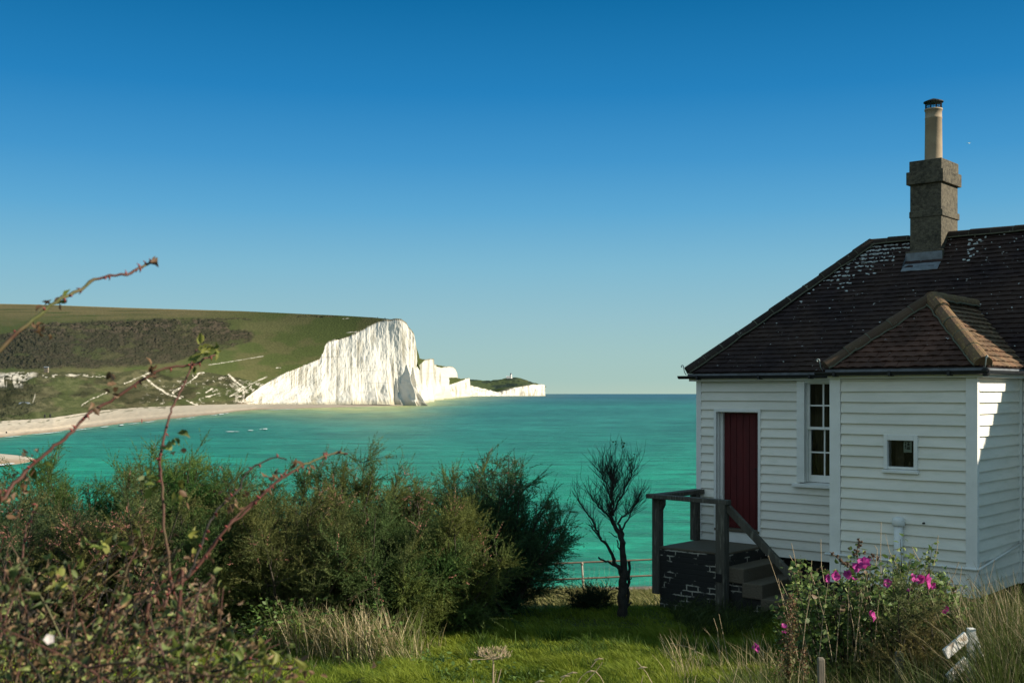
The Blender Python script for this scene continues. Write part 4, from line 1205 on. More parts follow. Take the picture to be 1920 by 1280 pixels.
def blades(rg, pos, h, lean, w, cols, seg=3, seedhead=None):
    """bent grass blades -> V, T, C ; lean (n,2) horizontal offset of the tip as a share of the height"""
    n = len(pos); az = rg.random(n) * np.pi
    sd = np.stack([np.cos(az), np.sin(az), az * 0], 1)
    Vs = []
    for k_ in range(seg):
        t = k_ / seg
        c = pos + np.stack([lean[:, 0] * h * t ** 1.8, lean[:, 1] * h * t ** 1.8, h * (t - .18 * t * t * np.hypot(lean[:, 0], lean[:, 1]))], 1)
        ww = (w * (1 - .55 * t))[:, None] / 2
        Vs += [c - sd * ww, c + sd * ww]
    tip = pos + np.stack([lean[:, 0] * h, lean[:, 1] * h, h * (1 - .18 * np.hypot(lean[:, 0], lean[:, 1]))], 1)
    Vs.append(tip)
    V = np.stack(Vs, 1); m = 2 * seg + 1
    t = []
    for k_ in range(seg - 1):
        i = 2 * k_; t += [[i, i + 1, i + 3], [i, i + 3, i + 2]]
    t.append([2 * seg - 2, 2 * seg - 1, 2 * seg])
    T = (np.arange(n)[:, None, None] * m + np.array(t)[None]).reshape(-1, 3)
    return V.reshape(-1, 3), T, np.repeat(cols, m, 0)


def join(parts):
    V = []; T = []; C = []; n = 0
    for v, t, c in parts:
        V.append(v); T.append(t + n); C.append(c); n += len(v)
    return np.concatenate(V), np.concatenate(T), np.concatenate(C)


def curve(p0, d0, L, bend, n=7, wob=.0, rg=None):
    pts = [np.array(p0, float)]; d = np.array(d0, float); d /= np.linalg.norm(d)
    for i in range(n):
        d = d + np.array(bend) / n + (rg.normal(0, wob, 3) if wob else 0)
        d /= np.linalg.norm(d); pts.append(pts[-1] + d * L / n)
    return pts


def bush(name, label, cx, cy, h, rad, nst, seed, colr, group, pink=.06, lean=(0, 0), fill=1.0, dark=1.0, blossom=True):
    rg = np.random.default_rng(seed)
    base = np.array([cx, cy, float(gz(cx, cy)) - .05])
    root = thing(name, label, 'shrub', tuple(base), 0, group)
    wood = MB(); pb = []; pd = []; pl = []; pe = []
    for s in range(nst):
        az = 2 * np.pi * (s + rg.uniform(-.4, .4)) / nst * 5.4
        tilt = rg.uniform(.03, 1.0) ** .7
        out = rad * tilt
        d = np.array([np.cos(az) * out + lean[0], np.sin(az) * out * .8 + lean[1], h * (1.02 - .62 * tilt ** 2)])
        L = np.linalg.norm(d) * rg.uniform(.80, 1.06)
        p = base + np.array([np.cos(az), np.sin(az), 0]) * rad * .16 * rg.random()
        pts = curve(p, d + np.array([0, 0, .1 * h]), L, (0, 0, -.05) if rg.random() < .5 else (0, 0, .12), 8, .06, rg)
        wood.tube(pts, list(np.linspace(.026, .005, len(pts)) * rg.uniform(.7, 1.3)), 5, False)
        for q in range(int(20 * fill)):
            t = rg.uniform(.06, .99); i = min(int(t * 8), 7); f_ = t * 8 - i
            bp = pts[i] * (1 - f_) + pts[i + 1] * f_
            tg = unit(pts[i + 1] - pts[i])
            sdv = unit(tg * .75 + rg.normal(0, .66, 3) + np.array([.06, 0, .14]))
            SL = rg.uniform(.30, .75) * (1.15 - .55 * t) * (h / 2.4) ** .5
            sp = curve(bp, sdv, SL, (.10, 0, .02), 4, .12, rg)
            wood.tube(sp, [.007, .005, .004, .003, .002], 3, False)
            k = int(10 * fill)
            tt = rg.uniform(.15, 1.0, k)
            for u in tt:
                j = min(int(u * 4), 3); g = u * 4 - j
                pp = sp[j] * (1 - g) + sp[j + 1] * g
                dv = unit(unit(sp[j + 1] - sp[j]) * .8 + rg.normal(0, .50, 3) + np.array([.05, 0, .10]))
                pb.append(pp); pd.append(dv); pl.append(rg.uniform(.17, .38)); pe.append(t * .6 + u * .4)
    pb = np.array(pb); pd = np.array(pd); pl = np.array(pl); pe = np.array(pe)
    wood.build('branches', M_bark, root, tuple(base))
    cl = fbm(pb[:, 0] * 1.7 + 9, pb[:, 2] * 1.7 + pb[:, 1], seed + 1, 3)
    g1 = np.array(colr) * dark * 1.38 * np.array([.93, 1.0, 1.0]); g2 = g1 * np.array([1.32, 1.12, .98]); g3 = g1 * np.array([.75, .95, .9])
    cc = g1 + (g2 - g1) * sstep(.45, .62, cl)[:, None]; cc = cc + (g3 - cc) * sstep(.50, .36, cl)[:, None]
    cc = cc * rg.uniform(.75, 1.25, (len(pb), 1))
    pk = (fbm(pb[:, 0] * 2.3, pb[:, 2] * 2.3 + pb[:, 1] * 1.1, seed + 5, 2) > .60) & (pe > .66) & (rg.random(len(pb)) < pink * 4)
    V, T, C = needles(rg, pb[~pk], pd[~pk], pl[~pk], 38, .038, .0080, cc[~pk])
    link('foliage', polymesh('foliage', V - base, T, 3, C), M_needle, root)
    if pk.sum() > 12 and blossom:
        pc = np.array([.46, .22, .165]) * rg.uniform(.6, 1.2, (pk.sum(), 1))
        V, T, C = needles(rg, pb[pk], pd[pk], pl[pk] * .8, 18, .026, .013, pc, 1.2)
        link('blossom', polymesh('blossom', V - base, T, 3, C), M_needle, root)
    return root

GB = 'feathery shrubs along the lawn above the bay'
OL = (.072, .092, .028); GR = (.054, .092, .025); BR = (.078, .090, .031); DK = (.046, .074, .031)
def bpx(px_, d): return (px_ - 960) / F * d
BUSH = [
    ('feathery shrub with dark green plumes farthest left, in front of the shingle spit', 90, 18.5, 2.45, 1.25, 15, GR, .02, (0, 0), 1.0),
    ('upright bright green feathery shrub tallest against the turquoise bay, left', 322, 18.2, 2.70, 1.05, 18, (.075, .118, .030), .012, (.05, 0), 1.1),
    ('low olive feathery shrub filling the dip between two taller shrubs', 478, 18.0, 2.1, 1.1, 13, OL, .03, (0, 0), .95),
    ('tall olive feathery shrub with one plume rising highest in the middle of the row', 660, 17.0, 2.45, 1.15, 16, OL, .05, (.1, 0), 1.0),
    ('olive feathery shrub with pinkish tips just left of the dark leaning shrub', 800, 16.4, 2.10, 1.05, 15, (.088, .104, .032), .05, (.05, 0), 1.0),
    ('dark green feathery shrub leaning right towards the bare tree, last of the row', 938, 16.8, 2.35, 1.15, 17, DK, .01, (.10, 0), 1.05),
    ('broad brownish feathery shrub in front with long bare stems inside', 545, 14.9, 2.05, 1.45, 17, BR, .04, (-.1, 0), 1.0),
    ('wide brownish feathery shrub with pink flower sprays behind the brambles', 245, 14.6, 1.95, 1.35, 16, (.088, .096, .036), .11, (0, 0), 1.0),
    ('pink flecked feathery shrub at the left edge behind the brambles', 40, 14.8, 1.95, 1.25, 14, (.088, .092, .040), .13, (0, 0), 1.0),
    ('small low green feathery shrub in front of the row beside the dry grass', 770, 14.9, 1.30, .85, 12, (.082, .112, .032), .02, (.1, 0), 1.0),
    ('green feathery shrub between the leftmost shrub and the tallest left one', 195, 18.6, 2.22, 1.05, 13, GR, .02, (0, 0), 1.0),
    ('dark green feathery shrub just right of the tallest left one', 408, 18.4, 2.2, 1.0, 13, GR, .02, (.1, 0), 1.0),
    ('olive feathery shrub with pink tips under the arching rose cane', 575, 17.6, 2.22, 1.0, 13, OL, .08, (.05, 0), 1.0),
    ('short olive feathery shrub in the notch right of the highest plume', 735, 17.4, 2.0, 1.0, 13, OL, .05, (0, 0), 1.0),
    ('dark feathery shrub close behind the leaning one', 885, 17.6, 2.15, .95, 13, DK, .01, (0, 0), 1.0),
    ('broad olive feathery shrub in front, between the two brownish ones', 390, 14.7, 1.9, 1.2, 14, OL, .08, (0, 0), 1.0),
    ('rounded olive feathery shrub in front, above the dry grass', 680, 14.8, 1.85, 1.15, 14, (.090, .102, .034), .03, (.05, 0), 1.0),
    ('sunlit olive feathery shrub beside the shaded end of the row', 830, 15.3, 1.7, 1.0, 13, (.086, .106, .032), .04, (.15, 0), 1.0),
]
for i, (lb, pxx, d, h, r, ns, colr, pink, ln, fl) in enumerate(BUSH):
    bush('feathery_shrub', lb, bpx(pxx, d), d, h, r, int(ns * 1.65), 900 + i, colr, GB, pink, ln, fl)

# ---- bare tree
def bare_tree():
    D0 = 16.35
    rg = np.random.default_rng(41)
    off = lambda a: a
    b0 = np.array(P(1168, 1158, D0)); b0[2] = float(gz(b0[0], D0)) - .03
    root = thing('bare_tree', 'small leafless tree with dark forked trunk standing between the bushes and the porch', 'tree', tuple(b0))
    wood = MB(); tips = []
    def limb(pts, r0, r1, dy=0.0, n=7):
        k = len(pts)
        q = [np.array(P(a, b, D0 + dy * i / max(k - 1, 1) )) for i, (a, b) in enumerate(pts)]
        fine = []
        for i in range(k - 1):
            for t in (0, .34, .67):
                fine.append(q[i] * (1 - t) + q[i + 1] * t + (rg.normal(0, .008, 3) if (i or t) else 0))
        fine.append(q[-1])
        wood.tube(fine, list(np.linspace(r0, r1, len(fine)) * (1 + .06 * rg.normal(size=len(fine)))), n)
        return fine
    trunk = limb([(1168, 1160), (1167, 1130), (1166, 1100), (1170, 1070), (1169, 1045), (1168, 1015)], .075, .043, 0, 9)
    c1 = limb([(1168, 1018), (1160, 1000), (1152, 985), (1146, 970), (1147, 950), (1148, 920), (1147, 890)], .040, .012, .25)
    c2 = limb([(1166, 1085), (1162, 1066), (1151, 1052), (1149, 1040), (1136, 1020), (1127, 1008), (1118, 992), (1108, 972), (1096, 955), (1082, 935)], .032, .007, -.35)
    c2b = limb([(1127, 1009), (1115, 995), (1104, 983)], .016, .006, -.2)
    c3 = limb([(1168, 1016), (1166, 995), (1158, 980), (1166, 968), (1180, 960), (1192, 944), (1200, 925)], .022, .007, .45)
    c3b = limb([(1167, 992), (1176, 975), (1185, 955), (1195, 940)], .014, .006, .6)
    c4 = limb([(1146, 972), (1138, 962), (1128, 955), (1115, 940), (1106, 925)], .018, .006, -.3)
    c5 = limb([(1150, 960), (1160, 940), (1172, 915), (1184, 890), (1190, 875)], .018, .006, .35)
    c6 = limb([(1150, 965), (1148, 940), (1135, 905), (1126, 885)], .016, .005, -.5)
    c7 = limb([(1168, 1040), (1160, 1025), (1157, 1012)], .014, .008, .15)
    limb([(1160, 1065), (1148, 1056), (1136, 1052), (1122, 1044)], .020, .012, -.1)
    limb([(1173, 1138), (1178, 1125), (1178, 1090), (1179, 1052)], .030, .022, .15)
    limb([(1178, 1088), (1184, 1082)], .010, .008); limb([(1164, 1105), (1155, 1101)], .018, .014); limb([(1176, 1132), (1184, 1128)], .016, .012)
    limb([(1165, 1122), (1159, 1119)], .012, .009); limb([(1157, 1006), (1141, 997)], .009, .004, -.1)
    # brooms of thin twigs sweeping up from the limbs
    def broom(path, t0, n, L, up, rad, rec=1):
        path = np.array(path)
        for _ in range(n):
            t = rg.uniform(t0, 1); i = min(int(t * (len(path) - 1)), len(path) - 2)
            p = path[i] + (path[i + 1] - path[i]) * rg.random(); tg = unit(path[i + 1] - path[i])
            d = unit(tg * .7 + rg.normal(0, .55, 3) * np.array([1, 1, .5]) + np.array([0, 0, up * .6]))
            l = L * rg.uniform(.45, 1.1)
            tw = curve(p, d, l, (0, 0, .30), 5, .09, rg)
            wood.tube(tw, list(np.linspace(rad, rad * .35, 6)), 4, False)
            if rec:
                broom(tw, .15, 3, L * .55, up * .9, rad * .6, rec - 1)
    broom(c1, .30, 70, .46, .8, .0040, 1)
    broom(c5, .2, 44, .40, .8, .0038, 1); broom(c6, .2, 40, .40, .9, .0038, 1)
    broom(c2, .5, 32, .32, .6, .0034, 1); broom(c4, .3, 30, .36, .7, .0034, 1); broom(c3, .5, 40, .34, .7, .0034, 1); broom(c3b, .4, 26, .32, .7, .0034, 1)
    broom(c1[-6:], .2, 46, .46, 1.0, .0038, 1); broom(c2b, .5, 4, .2, .6, .003, 0)
    broom(c2[8:14], .1, 5, .22, .8, .003, 0)
    wood.build('trunk', M_darkbark, root, tuple(b0))
    lp = np.array([P(1152 + 16, 831, D0), P(1150 + 20, 835, D0), P(1193, 855, D0), P(1183, 862, D0), P(1153, 828, D0)])
    lp = np.repeat(lp, 5, 0) + rg.normal(0, .02, (25, 3))
    V, T, C = leaves(rg, lp, rg.normal(0, 1, (25, 3)), rg.normal(0, 1, (25, 3)), rg.uniform(.03, .05, 25), rg.uniform(.015, .025, 25), np.tile(np.array([[.05, .09, .025]]), (25, 1)))
    link('leaves', polymesh('leaves', V - b0, T, 3, C), M_leaf, root)
bare_tree()

# ---- small dark shrub at the foot of the tree
bush('low_shrub', 'small dark scrubby bush on the grass just left of the bare tree', bpx(1108, 17.0), 17.0, .24, .34, 5, 77, (.022, .034, .016), None, 0, (0, 0), .7, 1.0, False)

# ---- lawn
rgl = np.random.default_rng(5)
def scatter(n, x0, x1, y0, y1):
    return rgl.uniform(x0, x1, n), rgl.uniform(y0, y1, n)
parts = []
def lawn(n, x0, x1, y0, y1, hh, ww, c0, c1, lean=(-.35, -.1), keep=None, tuft=.9):
    x, y = scatter(n, x0, x1, y0, y1)
    inside = np.abs(x / y) < 1.1
    if keep is not None: inside &= keep(x, y)
    x, y = x[inside], y[inside]
    nz = fbm(x * tuft, y * tuft, 201, 3); n2 = fbm(x * 3.1, y * 3.1, 205, 2)
    h = hh * (.35 + 1.35 * nz * n2 * 2) * rgl.uniform(.6, 1.3, len(x))
    pos = np.stack([x, y, gz(x, y) - .01], 1)
    a = fbm(x * .5, y * .5, 207, 2) * 6.3
    ln = np.stack([lean[0] + .35 * np.cos(a), lean[1] + .35 * np.sin(a)], 1) + rgl.normal(0, .5, (len(x), 2))
    mix = np.clip(n2 * .6 + 1.4 * (fbm(x * 1.1, y * 1.6, 209, 3) - .38) + rgl.normal(0, .22, len(x)), 0, 1)[:, None]
    c = np.array(c0) * (1 - mix) + np.array(c1) * mix
    parts.append(blades(rgl, pos, h, ln, np.full(len(x), ww) * rgl.uniform(.7, 1.3, len(x)), c))
G0 = (.105, .165, .014); G1 = (.27, .31, .036)
lawn(90000, -4.6, 3.8, 11.2, 13.6, .13, .010, G0, G1)
lawn(52000, -4.5, 5.2, 13.5, 15.4, .12, .011, G0, G1)
lawn(30000, -4.5, 5.2, 15.3, 17.3, .075, .012, G0, G1)
lawn(9000, -1.5, 6.5, 17.2, 22, .06, .018, (.085, .115, .018), (.17, .18, .05), tuft=.7)
lawn(20000, -1.5, 9.5, 22, 37.3, .22, .026, (.105, .120, .026), (.27, .235, .10), tuft=.5)
lawn(34000, -11, -4.5, 9.0, 17.0, .14, .016, G0, G1)
lawn(30000, -4.0, 7.0, 3.0, 11.3, .15, .014, G0, G1)
# darker tufts and clover patches
for k_ in range(70):
    cx, cy = rgl.uniform(-3.8, 3.6), rgl.uniform(11.6, 15.0)
    n = 130; x = cx + rgl.normal(0, .10, n); y = cy + rgl.normal(0, .08, n)
    parts.append(blades(rgl, np.stack([x, y, gz(x, y)], 1), rgl.uniform(.08, .24, n), rgl.normal(0, .5, (n, 2)), np.full(n, .010), np.array([[.06, .105, .014]]) * rgl.uniform(.6, 1.5, (n, 1))))
V, T, C = join(parts)
tag(link('grass', polymesh('grass', V, T, 3, C), M_grass), None, None, kind='stuff')

# matted dark grass against the porch
parts = []
x, y = scatter(4200, 2.3, 5.4, 14.9, 17.0)
ok = (rgl.random(len(x)) < .9)
x, y = x[ok], y[ok]
pos = np.stack([x, y, gz(x, y)], 1)
ln = np.stack([rgl.normal(.3, .8, len(x)), rgl.normal(-.6, .5, len(x))], 1)
parts.append(blades(rgl, pos, rgl.uniform(.16, .42, len(x)), ln, rgl.uniform(.008, .016, len(x)), np.array([[.055, .075, .022]]) * rgl.uniform(.6, 1.6, (len(x), 1)), 4))
V, T, C = join(parts)
tag(link('matted_grass', polymesh('matted_grass', V, T, 3, C), M_grass), None, None, kind='stuff')

# ---- tall dry grass: by the shrubs, at the right edge, and along the lawn
parts = []
STRAW0 = np.array([.64, .52, .33]); STRAW1 = np.array([.26, .21, .10]); GRN = np.array([.10, .135, .03])
def tuft(cx, cy, n, r, h0, h1, green=.3, lean=(0, 0), w=.010, sd=.22, seg=4, tone=1.0):
    x = cx + rgl.normal(0, r, n); y = cy + rgl.normal(0, r * .7, n)
    h = rgl.uniform(h0, h1, n) * np.exp(-((x - cx) ** 2) / (14 * r * r + 1e-6))
    ln = np.stack([lean[0] + rgl.normal(0, sd, n), lean[1] + rgl.normal(0, sd, n)], 1)
    k_ = rgl.random((n, 1)); c = STRAW1 + (STRAW0 - STRAW1) * k_
    g = rgl.random(n) < green; c[g] = GRN * rgl.uniform(.6, 1.5, (g.sum(), 1))
    c = c * rgl.uniform(.7, 1.3, (n, 1)) * tone
    parts.append(blades(rgl, np.stack([x, y, gz(x, y) - .02], 1), h, ln, np.full(n, w) * rgl.uniform(.6, 1.3, n), c, seg))
for pxx, d, n, r, h0, h1, gr, ln in ((540, 13.9, 420, .14, .35, .78, .25, (0, 0)), (500, 14.0, 260, .16, .25, .6, .55, (0, 0)), (575, 13.8, 300, .14, .3, .66, .4, (.05, 0)), (610, 13.7, 420, .15, .35, .72, .25, (-.1, 0)), (650, 13.6, 420, .14, .3, .7, .25, (-.2, 0)),
        (690, 13.5, 520, .16, .3, .78, .2, (-.2, 0)), (725, 13.4, 420, .15, .25, .7, .25, (-.3, 0)), (755, 13.2, 200, .12, .2, .5, .4, (-.4, 0)), (780, 14.1, 130, .14, .35, .62, .4, (.1, 0)), (460, 13.8, 200, .2, .2, .5, .65, (0, 0)), (640, 13.2, 300, .5, .12, .3, .8, (0, 0))):
    tuft(bpx(pxx, d), d, int(n * .8), r * 1.25, h0 * .5, h1 * 1.1, gr + .15, (ln[0] * .5, 0), .010, .30, 4, 1.15)
for pxx, d, h in ((700, 13.6, 1.02), (716, 13.6, .92), (742, 13.5, .85), (690, 13.7, .80), (660, 13.7, .82), (760, 13.6, .72), (735, 13.5, .95), (555, 13.9, .9), (590, 13.9, .85)):
    tuft(bpx(pxx, d), d, 3, .03, h * .9, h, 0, (-.25, 0), .012, .12)
V, T, C = join(parts)
tag(link('dry_grass', polymesh('dry_grass', V, T, 3, C), M_grass), None, None, kind='stuff')

parts = []
for k_ in range(95):
    pxx = rgl.uniform(1700, 1990); d = rgl.uniform(8.2, 11.6)
    if 1750 < pxx < 1860 and d < 9.6: continue
    tuft(bpx(pxx, d), d, 95, .12, .35, .95 if pxx > 1800 else .75, .90, (-.12, 0), .0085, .34, 4, .56)
for k_ in range(60):
    pxx = rgl.uniform(1830, 1960); d = rgl.uniform(9.5, 11.8)
    tuft(bpx(pxx, d), d, 22, .10, .45, 1.15, .5, (-.15, 0), .009, .26, 4, .7)
for k_ in range(70):
    pxx = rgl.uniform(1400, 1720); d = rgl.uniform(8.4, 10.6)
    tuft(bpx(pxx, d), d, 60, .12, .35, .84, .85, (-.15, 0), .0075, .30, 4, .75)
for k_ in range(22):
    pxx = rgl.uniform(1260, 1470); d = rgl.uniform(11.5, 14)
    tuft(bpx(pxx, d), d, 16, .10, .15, .52, .25, (-.25, 0), .008, .28)
V, T, C = join(parts)
tag(link('rough_grass', polymesh('rough_grass', V, T, 3, C), M_grass), None, None, kind='stuff')

# nettles and low green weeds in the dry grass
pos = []; 
for pxx, d, n, r, h in ((505, 13.9, 330, .22, .66), (545, 13.9, 200, .2, .72), (600, 13.8, 130, .2, .6), (640, 13.7, 90, .2, .55), (690, 13.6, 110, .14, .72), (725, 13.4, 70, .12, .5), (470, 13.6, 220, .25, .45), (790, 12.9, 120, .25, .22), (870, 12.4, 260, .5, .14), (960, 12.3, 120, .5, .12)):
    cx = bpx(pxx, d)
    x = cx + rgl.normal(0, r, n); y = d + rgl.normal(0, r, n)
    pos.append(np.stack([x, y, gz(x, y) + h * rgl.uniform(.2, 1, n)], 1))
pos = np.concatenate(pos); n = len(pos)
V, T, C = leaves(rgl, pos, rgl.normal(0, 1, (n, 3)) * [1, 1, .4], rgl.normal(0, .5, (n, 3)) + [0, 0, 1], rgl.uniform(.04, .085, n), rgl.uniform(.025, .05, n), np.array([[.085, .14, .032]]) * rgl.uniform(.6, 1.5, (n, 1)))
tag(link('weeds', polymesh('weeds', V, T, 3, C), M_leaf), None, None, kind='stuff')

# ---- wild rose at the left, close to the eye
def rose_cane(root, base, pts, r0, r1, thorns, seed, mat=None):
    rg = np.random.default_rng(seed)
    pts = [np.array(p) for p in pts]
    fine = []
    for i in range(len(pts) - 1):
        a = pts[max(i - 1, 0)]; b = pts[i]; c = pts[i + 1]; d = pts[min(i + 2, len(pts) - 1)]
        for t in np.linspace(0, 1, 6)[:-1]:
            fine.append(.5 * ((2 * b) + (c - a) * t + (2 * a - 5 * b + 4 * c - d) * t * t + (3 * b - a - 3 * c + d) * t ** 3) + rg.normal(0, .0012, 3))
    fine.append(pts[-1])
    r0 *= .80; r1 *= .80
    mb = MB(); mb.tube(fine, list(.9 * np.linspace(r0, r1, len(fine)) * (1 + .07 * rg.normal(size=len(fine)))), 8)
    nf = len(mb.f); th = mb
    for _ in range(thorns):
        i = rg.integers(1, len(fine) - 1); d = unit(fine[i] - fine[i - 1])
        o = unit(np.cross(d, rg.normal(0, 1, 3))); r = r0 + (r1 - r0) * i / len(fine)
        p = fine[i] + o * r * .6
        th.tube([p - d * .002, p + o * .004 - d * .0008, p + o * .0085 - d * .0035], [.0030, .0016, .0004], 5)
    c = mb.build('cane', mat or M_cane, root, tuple(base), smooth=True)
    c.data.materials.append(M_thorn)
    for pl_ in c.data.polygons[nf:]: pl_.material_index = 1
    return fine

def wild_rose():
    rg = np.random.default_rng(61)
    bx, by = -.95, 2.4
    base = np.array([bx, by, float(gz(bx, by)) - .02])
    root = thing('wild_rose', 'tangled thorny wild rose with arching red canes and browning leaves at lower left', 'rose bush', tuple(base))
    q = lambda l, d: [P(a, b, d + (k_ * .03)) for k_, (a, b) in enumerate(l)]
    low = lambda x, d: (x / 1.0, d, float(gz(x, d)))
    RS = .72
    A = rose_cane(root, base, [low(-1.45, 2.1)] + q([(-130, 900), (-60, 735), (0, 655), (52, 607), (105, 565), (145, 545), (185, 521), (236, 513), (270, 498), (294, 484)], 1.95), .0058, .0030, 26, 1)
    B = rose_cane(root, base, [low(-1.2, 2.2)] + q([(-30, 1080), (8, 935), (40, 895), (85, 850), (130, 816), (162, 778), (205, 752), (262, 714), (310, 690), (362, 684), (385, 672), (408, 660)], 2.1), .0055, .0028, 30, 2)
    C = rose_cane(root, base, [low(-.85, 2.3)] + q([(330, 1180), (324, 1110), (316, 1045), (308, 980), (303, 900), (300, 860), (312, 800), (322, 765), (340, 730), (357, 690), (368, 655)], 2.15), .0045, .0026, 20, 3)
    D_ = rose_cane(root, base, [low(-.8, 2.4)] + q([(270, 1230), (305, 1140), (322, 1105), (368, 1065), (420, 995), (460, 960), (505, 915), (545, 885), (580, 866), (610, 855), (636, 848), (646, 853)], 2.25), .0056, .0024, 26, 4)
    E = rose_cane(root, base, q([(352, 1082), (370, 1040), (385, 1000), (400, 968), (416, 946), (448, 918), (458, 892), (485, 868), (520, 857), (537, 862)], 2.3), .0040, .0022, 18, 5, M_darkbark)
    E2 = rose_cane(root, base, q([(368, 1064), (420, 995), (455, 955), (500, 920), (540, 880)], 2.34), .0034, .002, 10, 15)
    F_ = rose_cane(root, base, q([(196, 1240), (205, 1180), (225, 1130), (250, 1115), (290, 1108)], 2.4), .004, .002, 6, 6)
    G_ = rose_cane(root, base, q([(40, 1060), (48, 1000), (62, 958), (70, 945)], 2.3), .003, .002, 6, 7)
    H_ = rose_cane(root, base, [low(-.6, 2.0)] + q([(230, 1400), (320, 1290), (400, 1260), (470, 1235), (520, 1255), (560, 1250)], 1.9), .004, .002, 8, 8, M_darkbark)
    # tangle of lower stems
    stems = []
    tw = MB(); tw2 = MB()
    for k_ in range(300):
        x = rg.uniform(-1.35, -.66); y = rg.uniform(1.6, 3.2)
        p = np.array([x * y / 2.5, y, (-.74 + rg.normal(0, .12)) * y / 2.5])
        d = np.array([rg.normal(.25, .5), rg.normal(0, .4), rg.uniform(.35, 1.2)])
        cv = curve(p, d, rg.uniform(.2, .6) * y / 2.5, (rg.normal(.15, .35), 0, -.35), 7, .10, rg)
        tq = [960 + c[0] / c[1] * F for c in cv]; vq = [HOR - c[2] / c[1] * F for c in cv]
        nk = next((i for i in range(8) if vq[i] < np.interp(tq[i], [-100, 0, 80, 200, 330, 420, 520, 600], [960, 985, 1030, 960, 1000, 1090, 1200, 1260])), 8)
        if nk < 3: continue
        cv = cv[:nk]
        (tw if k_ % 5 < 2 else tw2).tube(cv, list(np.linspace(.0022, .0009, len(cv))), 5, False); stems.append(np.array(cv))
    tw.build('stems', M_darkbark, root, tuple(base)); tw2.build('stems', M_cane, root, tuple(base))
    # leaves: on the tangle mostly, some on the canes
    pos = []; dr = []
    for sgm in stems:
        for _ in range(30):
            t = rg.uniform(0, 1) * (len(sgm) - 1.001); i = int(t)
            pos.append(sgm[i] + (sgm[i + 1] - sgm[i]) * (t - i) + rg.normal(0, .018, 3)); dr.append(unit(sgm[i + 1] - sgm[i]) * .5 + rg.normal(0, .6, 3))
    pos = np.array(pos); dr = np.array(dr)
    lim = HOR + 0 * pos[:, 0]
    ppx = 960 + pos[:, 0] / pos[:, 1] * F; ppy = HOR - pos[:, 2] / pos[:, 1] * F
    top = np.interp(ppx, [-100, 0, 80, 200, 330, 420, 520], [1010, 1030, 1070, 1010, 1040, 1130, 1230])
    keep = (ppy > top + rg.normal(0, 35, len(pos))) | (rg.random(len(pos)) < .06)
    keep &= fbm(pos[:, 0] * 9, pos[:, 2] * 9 + pos[:, 1] * 3, 63, 3) > rg.uniform(.30, .54, len(pos))
    pos, dr = pos[keep], dr[keep]
    n = len(pos)
    pal = np.array([[.085, .105, .036], [.15, .175, .055], [.05, .07, .024], [.17, .105, .055], [.115, .072, .04], [.24, .165, .095], [.07, .048, .03]])
    pick = rg.choice(7, n, p=[.17, .11, .11, .19, .19, .09, .14])
    L = np.where(pick >= 3, rg.uniform(.008, .022, n), rg.uniform(.010, .026, n)) * .86 * (pos[:, 1] / 2.4) ** .5
    V, T, Cc = leaves(rg, pos, dr, rg.normal(0, .7, (n, 3)) + [0.3, -.2, .7], L, L * np.where(pick >= 3, rg.uniform(.22, .55, n), rg.uniform(.45, .7, n)), pal[pick] * rg.uniform(.7, 2.0, (n, 1)), .8)
    link('foliage', polymesh('foliage', V - base, T, 3, Cc), M_leaf, root)
    # leaflets and shrivelled leaves along the long canes
    pos = []; dr = []; cl = []; LL = []
    def spray(pxx, pyy, d, n, spread, kind):
        for _ in range(n):
            pos.append(np.array(P(pxx + rg.normal(0, spread), pyy + rg.normal(0, spread), d + rg.normal(0, .02))))
            dr.append(rg.normal(0, 1, 3) * [1, .6, 1]); LL.append(rg.uniform(.016, .030) if kind != 'dry' else rg.uniform(.012, .022))
            cl.append({'green': np.array([.13, .17, .035]), 'yel': np.array([.21, .22, .05]), 'dry': np.array([.20, .115, .06])}[kind] * rg.uniform(.6, 1.2))
